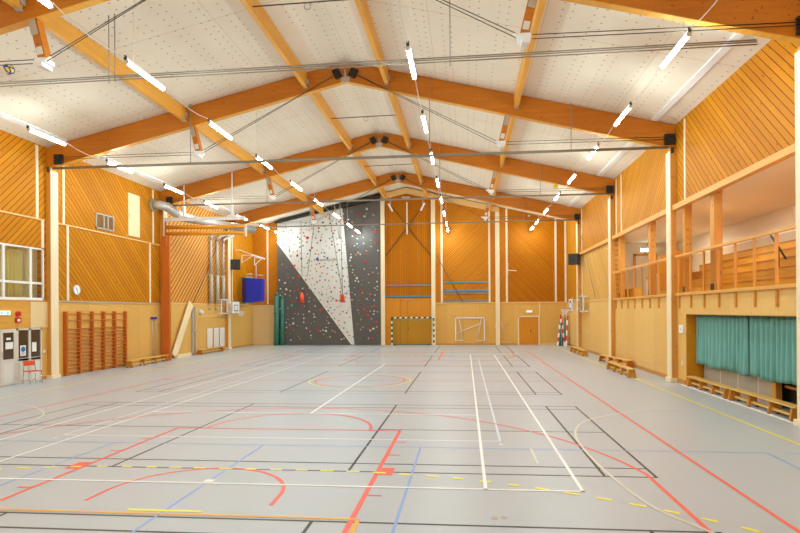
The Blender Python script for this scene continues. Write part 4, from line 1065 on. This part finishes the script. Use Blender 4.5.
MB().path([(6.45, YF-.03, 1.7), (6.5, YF-.06, 1.3), (6.7, YF-.06, 1.15), (6.85, YF-.06, 1.3), (6.9, YF-.04, 1.6)], .02, 6).build('hanging_cable_loop', 'offwhite', label='thin cable loop on the plywood left of the orange door', cat='cable')

MB().tube((1.72, YF-.2, 6.65), (3.68, YF-.06, 3.12), .022, 6).build('slanting_rod', 'darksteel', label='dark rod slanting across the blue bars right of the tall middle bay', cat='rod')
MB().tube((XR-.1, 15.6, 7.6), (XR-.05, 11.9, 3.2), .016, 6).build('slack_cable', 'cable', label='thin grey cable slanting down the right wall before the loudspeaker', cat='cable')
t = thing('room_lamp', 'lamp in the room behind the left window, outside the picture', 'ceiling lamp', (XL-.45, -3.4, 5.28))
MB().box(XL-.5, XL-.4, -6.5, -.2, 5.3, 5.349).build('housing', 'white', t); MB().box(XL-.49, XL-.41, -6.4, -.3, 5.27, 5.3).build('diffuser', 'lamp_room', t)
# handball goal
def striped(mb, p0, p1, w, n, m0=0):
    p0, p1 = Vector(p0), Vector(p1)
    for k in range(n): mb.bar(p0+(p1-p0)*k/n, p0+(p1-p0)*(k+1)/n, w, w, m=(k+m0) % 2)
gy = 20.08
t = thing('handball_goal', 'handball goal with black and white striped frame and green net', 'goal', (0, gy, 0))
for s in (-1, 1):
    m = MB(); striped(m, (s*1.54, gy, 0.002), (s*1.54, gy, 2.0), .09, 10, 0); m.build('post', ['white', 'blacktape'], t)
m = MB(); striped(m, (-1.585, gy, 2.04), (1.585, gy, 2.04), .09, 16, 1); m.build('crossbar', ['white', 'blacktape'], t)
m = MB().bar((-1.54, gy, .03), (-1.54, gy+.45, .03), .04, .04).bar((1.54, gy, .03), (1.54, gy+.45, .03), .04, .04).bar((-1.54, gy+.45, .04), (1.54, gy+.45, .04), .04, .05)
m.build('base_bar', 'greenbar', t)
for s in (-1, 1): MB().path([(s*1.54, gy+.05, 2.0), (s*1.54, gy+.3, 1.9), (s*1.54, gy+.4, 1.0), (s*1.54, gy+.43, .05)], .022, 8).build('net_hoop', 'greencord', t)
MB().box(-1.45, -1.3, gy-.02, gy+.2, .002, .09).build('corner_foot', 'greenbar', t)
def netgrid(mb, P00, P10, P01, P11, nu, nv, r):
    P = [Vector(p) for p in (P00, P10, P01, P11)]
    def pt(u, v): return P[0].lerp(P[1], u).lerp(P[2].lerp(P[3], u), v)
    for i in range(nu+1): mb.tube(pt(i/nu, 0), pt(i/nu, 1), r, 3)
    for j in range(nv+1): mb.tube(pt(0, j/nv), pt(1, j/nv), r, 3)
m = MB(); netgrid(m, (-1.5, gy+.43, .06), (1.5, gy+.43, .06), (-1.5, gy+.3, 1.95), (1.5, gy+.3, 1.95), 26, 17, .0045)
netgrid(m, (-1.5, gy+.3, 1.95), (1.5, gy+.3, 1.95), (-1.5, gy+.05, 2.0), (1.5, gy+.05, 2.0), 26, 3, .0045)
for s in (-1, 1): netgrid(m, (s*1.5, gy+.04, .06), (s*1.5, gy+.43, .06), (s*1.5, gy+.04, 1.97), (s*1.5, gy+.32, 1.95), 4, 17, .0045)
m.build('net', 'greennet', t)
MB().path([(-1.5+3*k/16, gy+.02, 1.96-.22*4*(k/16)*(1-k/16)) for k in range(17)], .015, 6).build('slack_cord', 'greencord', t)

# folded white goal on the wall
t = thing('folded_goal', 'white folded goal frame hung on the far wall plywood', 'goal', (4.17, YF-.1, .25))
yq = YF-.12
for a, c in (((3.12, .32), (3.12, 2.03)), ((5.22, .32), (5.22, 2.03)), ((3.1, 2.0), (5.24, 2.0))): MB().bar((a[0], yq, a[1]), (c[0], yq, c[1]), .08, .08).build('frame_tube', 'white', t)
for a, c in (((3.36, 1.96), (3.66, .34)), ((5.02, 1.96), (4.68, .34)), ((3.2, .88), (5.05, 1.6)), ((3.12, .33), (3.68, .33)), ((4.66, .33), (5.22, .33))): MB().tube((a[0], yq+.02, a[1]), (c[0], yq+.02, c[1]), .03, 8).build('fold_tube', 'offwhite', t)
for x in (3.12, 4.65): MB().box(x-.02, x+.02, yq, YF, 2.04, 2.16).build('wall_hook', 'redmark', t)

# stacked red and white goals with green net bundle in the right corner
t = thing('folded_handball_goal', 'red and white striped goals with green net, folded in the right far corner', 'goal', (10.7, 19.8, 0))
for a, c, n_ in (((10.3, 19.5, .003), (10.62, 20.1, 1.75), 6), ((10.78, 19.5, .003), (10.7, 20.1, 1.75), 6), ((10.86, 19.3, .003), (11.08, 19.9, 2.15), 6), ((10.62, 19.9, 1.6), (10.62, 20.1, 2.15), 2)):
    m = MB(); striped(m, a, c, .09, n_, 0); m.build('striped_post', ['white', 'redtri'], t)
m = MB(); striped(m, (10.58, 20.1, 1.72), (10.74, 20.1, 1.72), .08, 3, 1); m.build('crossbar', ['white', 'redtri'], t)
m = MB(); striped(m, (10.55, 20.0, 2.14), (11.1, 19.9, 2.14), .08, 4, 1); m.build('crossbar', ['white', 'redtri'], t)
for a, c, r, r2 in (((10.5, 19.8, .01), (10.63, 20.05, 1.65), .13, .07), ((10.64, 19.75, .01), (10.66, 20.05, 1.6), .1, .1), ((10.85, 19.6, .3), (10.9, 19.9, 2.0), .06, .05)): MB().tube(a, c, r, 10, r2=r2).build('net_bundle', 'tealm', t)
for x in (10.42, 10.6): MB().tube((x, 19.55, .02), (x+.05, 20.0, 1.6), .02, 6).build('steel_stay', 'steel', t)

# ------------------------------------------------------------------ RIGHT SIDE: balcony
MB().box(XR+.3, 15.4, -15.7, 10.7, 2.8, 3.0).build('floor_balcony', 'ply_r', kind='structure')
MB().box(XR+.3, 15.4, -15.7, 10.7, 6.1, 6.25).build('ceiling_balcony', 'ceilb', kind='structure')
MB().box(15.1, 15.3, -15.7, 10.7, 2.8, 6.25).build('wall_balcony_back', 'beige', kind='structure')
MB().box(XR+.3, 15.3, 10.5, 10.7, 2.8, 6.25).build('wall_balcony_end', 'offwhite', kind='structure')
MB().box(XR+.3, 15.3, -15.8, -15.6, 2.8, 6.25).build('wall_balcony_front', 'beige', kind='structure')
t = thing('door_5', None, None, (13.4, 10.5, 3.0), kind='structure')
MB().box(12.85, 12.95, 10.42, 10.5, 3, 5.5).box(13.95, 14.05, 10.42, 10.5, 3, 5.5).box(12.85, 14.05, 10.42, 10.5, 5.4, 5.5).build('door_frame', 'rail', t)
MB().box(12.95, 13.95, 10.46, 10.5, 3.0, 5.4).build('door_leaf', 'offwhite', t); MB().bar((13.8, 10.42, 4.0), (13.9, 10.42, 4.0), .03, .02).build('door_handle', 'steel', t)
exit_sign(13.45, 10.499, 5.62, (0, -1), .5, .18, 'bright exit sign above the door on the balcony', 'signhot')
t = thing('bleacher', 'orange wooden stepped bleacher on the balcony', 'bleacher', (13.5, -1.4, 3.0))
for k in range(5):
    x0 = 12.3+k*.56; zt_ = 3.35+k*.35
    MB().box(x0, 15.08, -7.75, 5.0, zt_-.35+.001, zt_-.001).build('step', 'tier', t)
    MB().box(x0-.03, x0+.3, -7.75, 5.0, zt_-.001, zt_+.03).build('seat_plank', 'skirt', t)
MB().box(12.3, 12.9, 3.3, 5.0, 3.36, 4.9).build('end_box', 'orangef', t)
MB().box(11.9, 12.25, 7.2, 9.8, 3.001, 3.55).build('balcony_bench', 'tier', label='low orange box seat on the balcony beyond the column', cat='seat')
t = thing('stair_handrail', 'slanting black handrail on the bleacher', 'handrail', (12.6, -2.9, 3.5))
MB().tube((12.9, -2.55, 4.75), (12.9, -3.35, 3.95), .028, 8).build('rail', 'black', t); MB().tube((12.9, -3.0, 3.74), (12.9, -3.0, 4.3), .018, 8).build('support', 'black', t)
t = thing('stair_handrail', 'wooden handrail by the white side panel at the end of the bleacher', 'handrail', (12.8, 5.3, 3.0))
MB().bar((11.9, 5.5, 3.9), (13.8, 5.5, 5.2), .05, .05).build('rail', 'rail', t); MB().prism([(11.9, 5.52, 3.001), (13.8, 5.52, 3.001), (13.8, 5.52, 5.1), (11.9, 5.52, 3.8)], (0, .04, 0)).build('side_panel', 'white', t)
for (y, w, lab) in ((-.4, .2, 'glulam balcony post right beside the nearer column'), (-2.55, .28, 'thick glulam post standing free in the near balcony opening'), (3.1, .26, 'glulam post in the middle of the farther balcony opening'), (7.4, .22, 'glulam balcony post at the far end of the farther opening')):
    t = thing('balcony_post', lab, 'post', (XR+.2, y, 3.0), 'timber posts on the balcony edge')
    MB().box(XR+.05, XR+.29, y-w/2, y+w/2, 3.001, 6.09).build('shaft', 'post', t, bevel=.008); MB().box(XR+.03, XR+.05, y-w/2+.05, y+w/2-.05, 3.05, 3.3).build('steel_foot', 'darksteel', t)
for i, y in enumerate((-8.9, -11.4, -13.9)):  # unseen lamps added to brighten the balcony
    t = thing('added_balcony_lamp', 'added round lamp brightening the balcony, unseen outside the picture', 'ceiling lamp', (13.3, y, 6.0), 'added balcony lamps outside the picture')
    MB().tube((13.3, y, 6.05), (13.3, y, 6.099), .3, 24).build('housing', 'white', t); MB().tube((13.3, y, 5.99), (13.3, y, 6.05), .27, 24).build('shade', 'fill_soft', t)
for x, y, rr, lab in ((13.12, 6.0, .14, 'small added lamp brightening the deep balcony, hidden by the nearer column'), (12.53, 0.0, .13, 'small added lamp brightening the bleacher, hidden by the free standing post')):  # lamps added for more light, set where column and post hide them
    t = thing('added_balcony_lamp', lab, 'ceiling lamp', (x, y, 6.0))
    MB().tube((x, y, 6.09), (x, y, 6.099), rr+.02, 24).build('housing', 'white', t); MB().tube((x, y, 6.084), (x, y, 6.0895), rr, 24).build('shade', 'fill_hot', t)
bays = [(-7.5, -.05, 'near'), (.4, 7.85, 'farther')]
for y0, y1, nm in bays:
    t = thing('balcony_railing', 'wooden railing with upright posts along the %s balcony opening' % nm, 'railing', (XR-.05, (y0+y1)/2, 2.6))
    MB().box(XR-.11, XR-.04, y0, y1, 4.31, 4.39).build('handrail', 'rail_y', t, bevel=.01)
    MB().box(XR-.10, XR-.02, y0, y1, 3.0, 3.09).build('bottom_rail', 'rail_y', t, bevel=.006)
    n_ = 8; y = y1-.05 if nm == 'farther' else y1-.1
    ys = [y1-.12-k*.985 for k in range(9 if nm == 'near' else 8)]
    for y in ys:
        if y < y0: continue
        MB().box(XR-.05, XR-.001, y-.035, y+.035, 2.58, 4.31).build('baluster', 'rail', t)
    MB().box(XR-.035+.04, XR+.015, y0, y1, 3.1, 4.28).build('glass_panel', 'railglass', t)
MB().box(XR-.06, XR-.001, 8.62, 8.72, 2.55, 4.35).build('wall_batten', 'rail', label='single dark upright batten just beyond the farther railing', cat='batten')

# curtained alcove under the balcony
MB().box(XR+.3, 12.2, -.68, -.6, 0, 2.6).build('wall_alcove_side', 'orange', kind='structure')
MB().box(XR-.002, XR+.5, -.7, -.68, 0, 2.37).build('trim_%d' % (n_trim+1), 'orange', kind='structure'); n_trim += 1
MB().box(XR+.3, 12.3, -7.9, -.6, 2.37, 2.8).build('ceiling_alcove', 'skirt', kind='structure')
MB().box(XR+.55, XR+.6, -4.85, -.7, .0, 2.37).build('wall_alcove_panel', 'panelgrey', kind='structure')
q = MB()
for y in (-1.9, -3.0, -4.1): q.box(XR+.545, XR+.55, y-.015, y+.015, 0, 2.37)
trim(q, 'beige')
MB().box(XR+.45, XR+.6, -5.12, -4.9, 0, 2.37).build('trim_%d' % (n_trim+1), 'post', kind='structure'); n_trim += 1
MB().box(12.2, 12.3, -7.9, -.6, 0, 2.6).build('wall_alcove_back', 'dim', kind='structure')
MB().box(XR+.6, XR+.75, -7.9, -5.25, .55, .62).build('trim_%d' % (n_trim+1), 'skirt', kind='structure'); n_trim += 1
MB().box(XR+.0, XR+.3, -7.7, -.7, 2.355, 2.372).build('trim_%d' % (n_trim+1), 'skirt', kind='structure'); n_trim += 1
cur = [(-.76, -4.12, 'long teal curtain in the recess, its left length with the benches below', 2), (-4.14, -7.6, 'teal curtain length at the right picture edge above the nearest bench', 6)]
for y1, y0, lab, sd in cur: drape('stage_curtain', 'curt', 1, XR+.32, y0, y1, .72, 2.345, .065, .24, lab, sd, .03)
MB().box(XR+.28, XR+.36, -7.65, -.72, 2.34, 2.356).build('curtain_rail', 'darksteel', label='dark curtain rail at the top of the recess on the right', cat='curtain rail')
t = thing('wall_panel_box', 'small white box on the plywood left of the teal curtain', 'wall box', (XR-.03, -.38, 1.72))
MB().box(XR-.06, XR-.001, -.56, -.2, 1.72, 2.0).build('cover', 'white', t, bevel=.008); MB().box(XR-.065, XR-.06, -.4, -.36, 1.8, 1.9).build('slot', 'panelgrey', t)
MB().box(XR-.03, XR-.001, -.42, -.34, .62, .78).build('wall_socket', 'white', label='small white socket low on the plywood left of the teal curtain', cat='socket')
MB().box(XR-.03, XR-.001, 7.3, 7.38, 1.15, 1.3).build('wall_socket', 'white', label='small white socket on the plywood of the farther right bay', cat='socket')
MB().box(XR-.03, XR-.001, 13.9, 13.98, 1.15, 1.3).build('wall_socket', 'white', label='small white socket below the right basketball hoop', cat='socket')

# ------------------------------------------------------------------ camera, world, colour management
cam = bpy.data.cameras.new('camera'); co = bpy.data.objects.new('camera', cam); COL.objects.link(co)
yaw, pitch, roll = .08876, .00152, -.0063
F = Vector((-math.sin(yaw)*math.cos(pitch), math.cos(yaw)*math.cos(pitch), math.sin(pitch)))
R = Vector((math.cos(yaw), math.sin(yaw), 0)); U = R.cross(F)
R2 = R*math.cos(roll)+U*math.sin(roll); U2 = -R*math.sin(roll)+U*math.cos(roll)
m = Matrix((( R2.x, U2.x, -F.x, 3.845), (R2.y, U2.y, -F.y, -19.657), (R2.z, U2.z, -F.z, 2.536), (0, 0, 0, 1)))
co.matrix_world = m
cam.sensor_width = 36; cam.lens = 545.03/800*36; cam.shift_x = -16.89/800; cam.shift_y = 43.5/800; cam.clip_start = .05; cam.clip_end = 200
scene.camera = co
w = bpy.data.worlds.new('world'); scene.world = w; w.use_nodes = True
w.node_tree.nodes['Background'].inputs[0].default_value = (.8, .85, 1, 1); w.node_tree.nodes['Background'].inputs[1].default_value = .3
vs = scene.view_settings; vs.view_transform = 'Standard'; vs.look = 'None'; vs.gamma = 1; vs.use_curve_mapping = False; vs.exposure = 0.12
try:
    scene.cycles.max_bounces = 8; scene.cycles.diffuse_bounces = 6; scene.cycles.glossy_bounces = 3; scene.cycles.transparent_max_bounces = 12
    scene.cycles.sample_clamp_indirect = 8.0
except Exception: pass
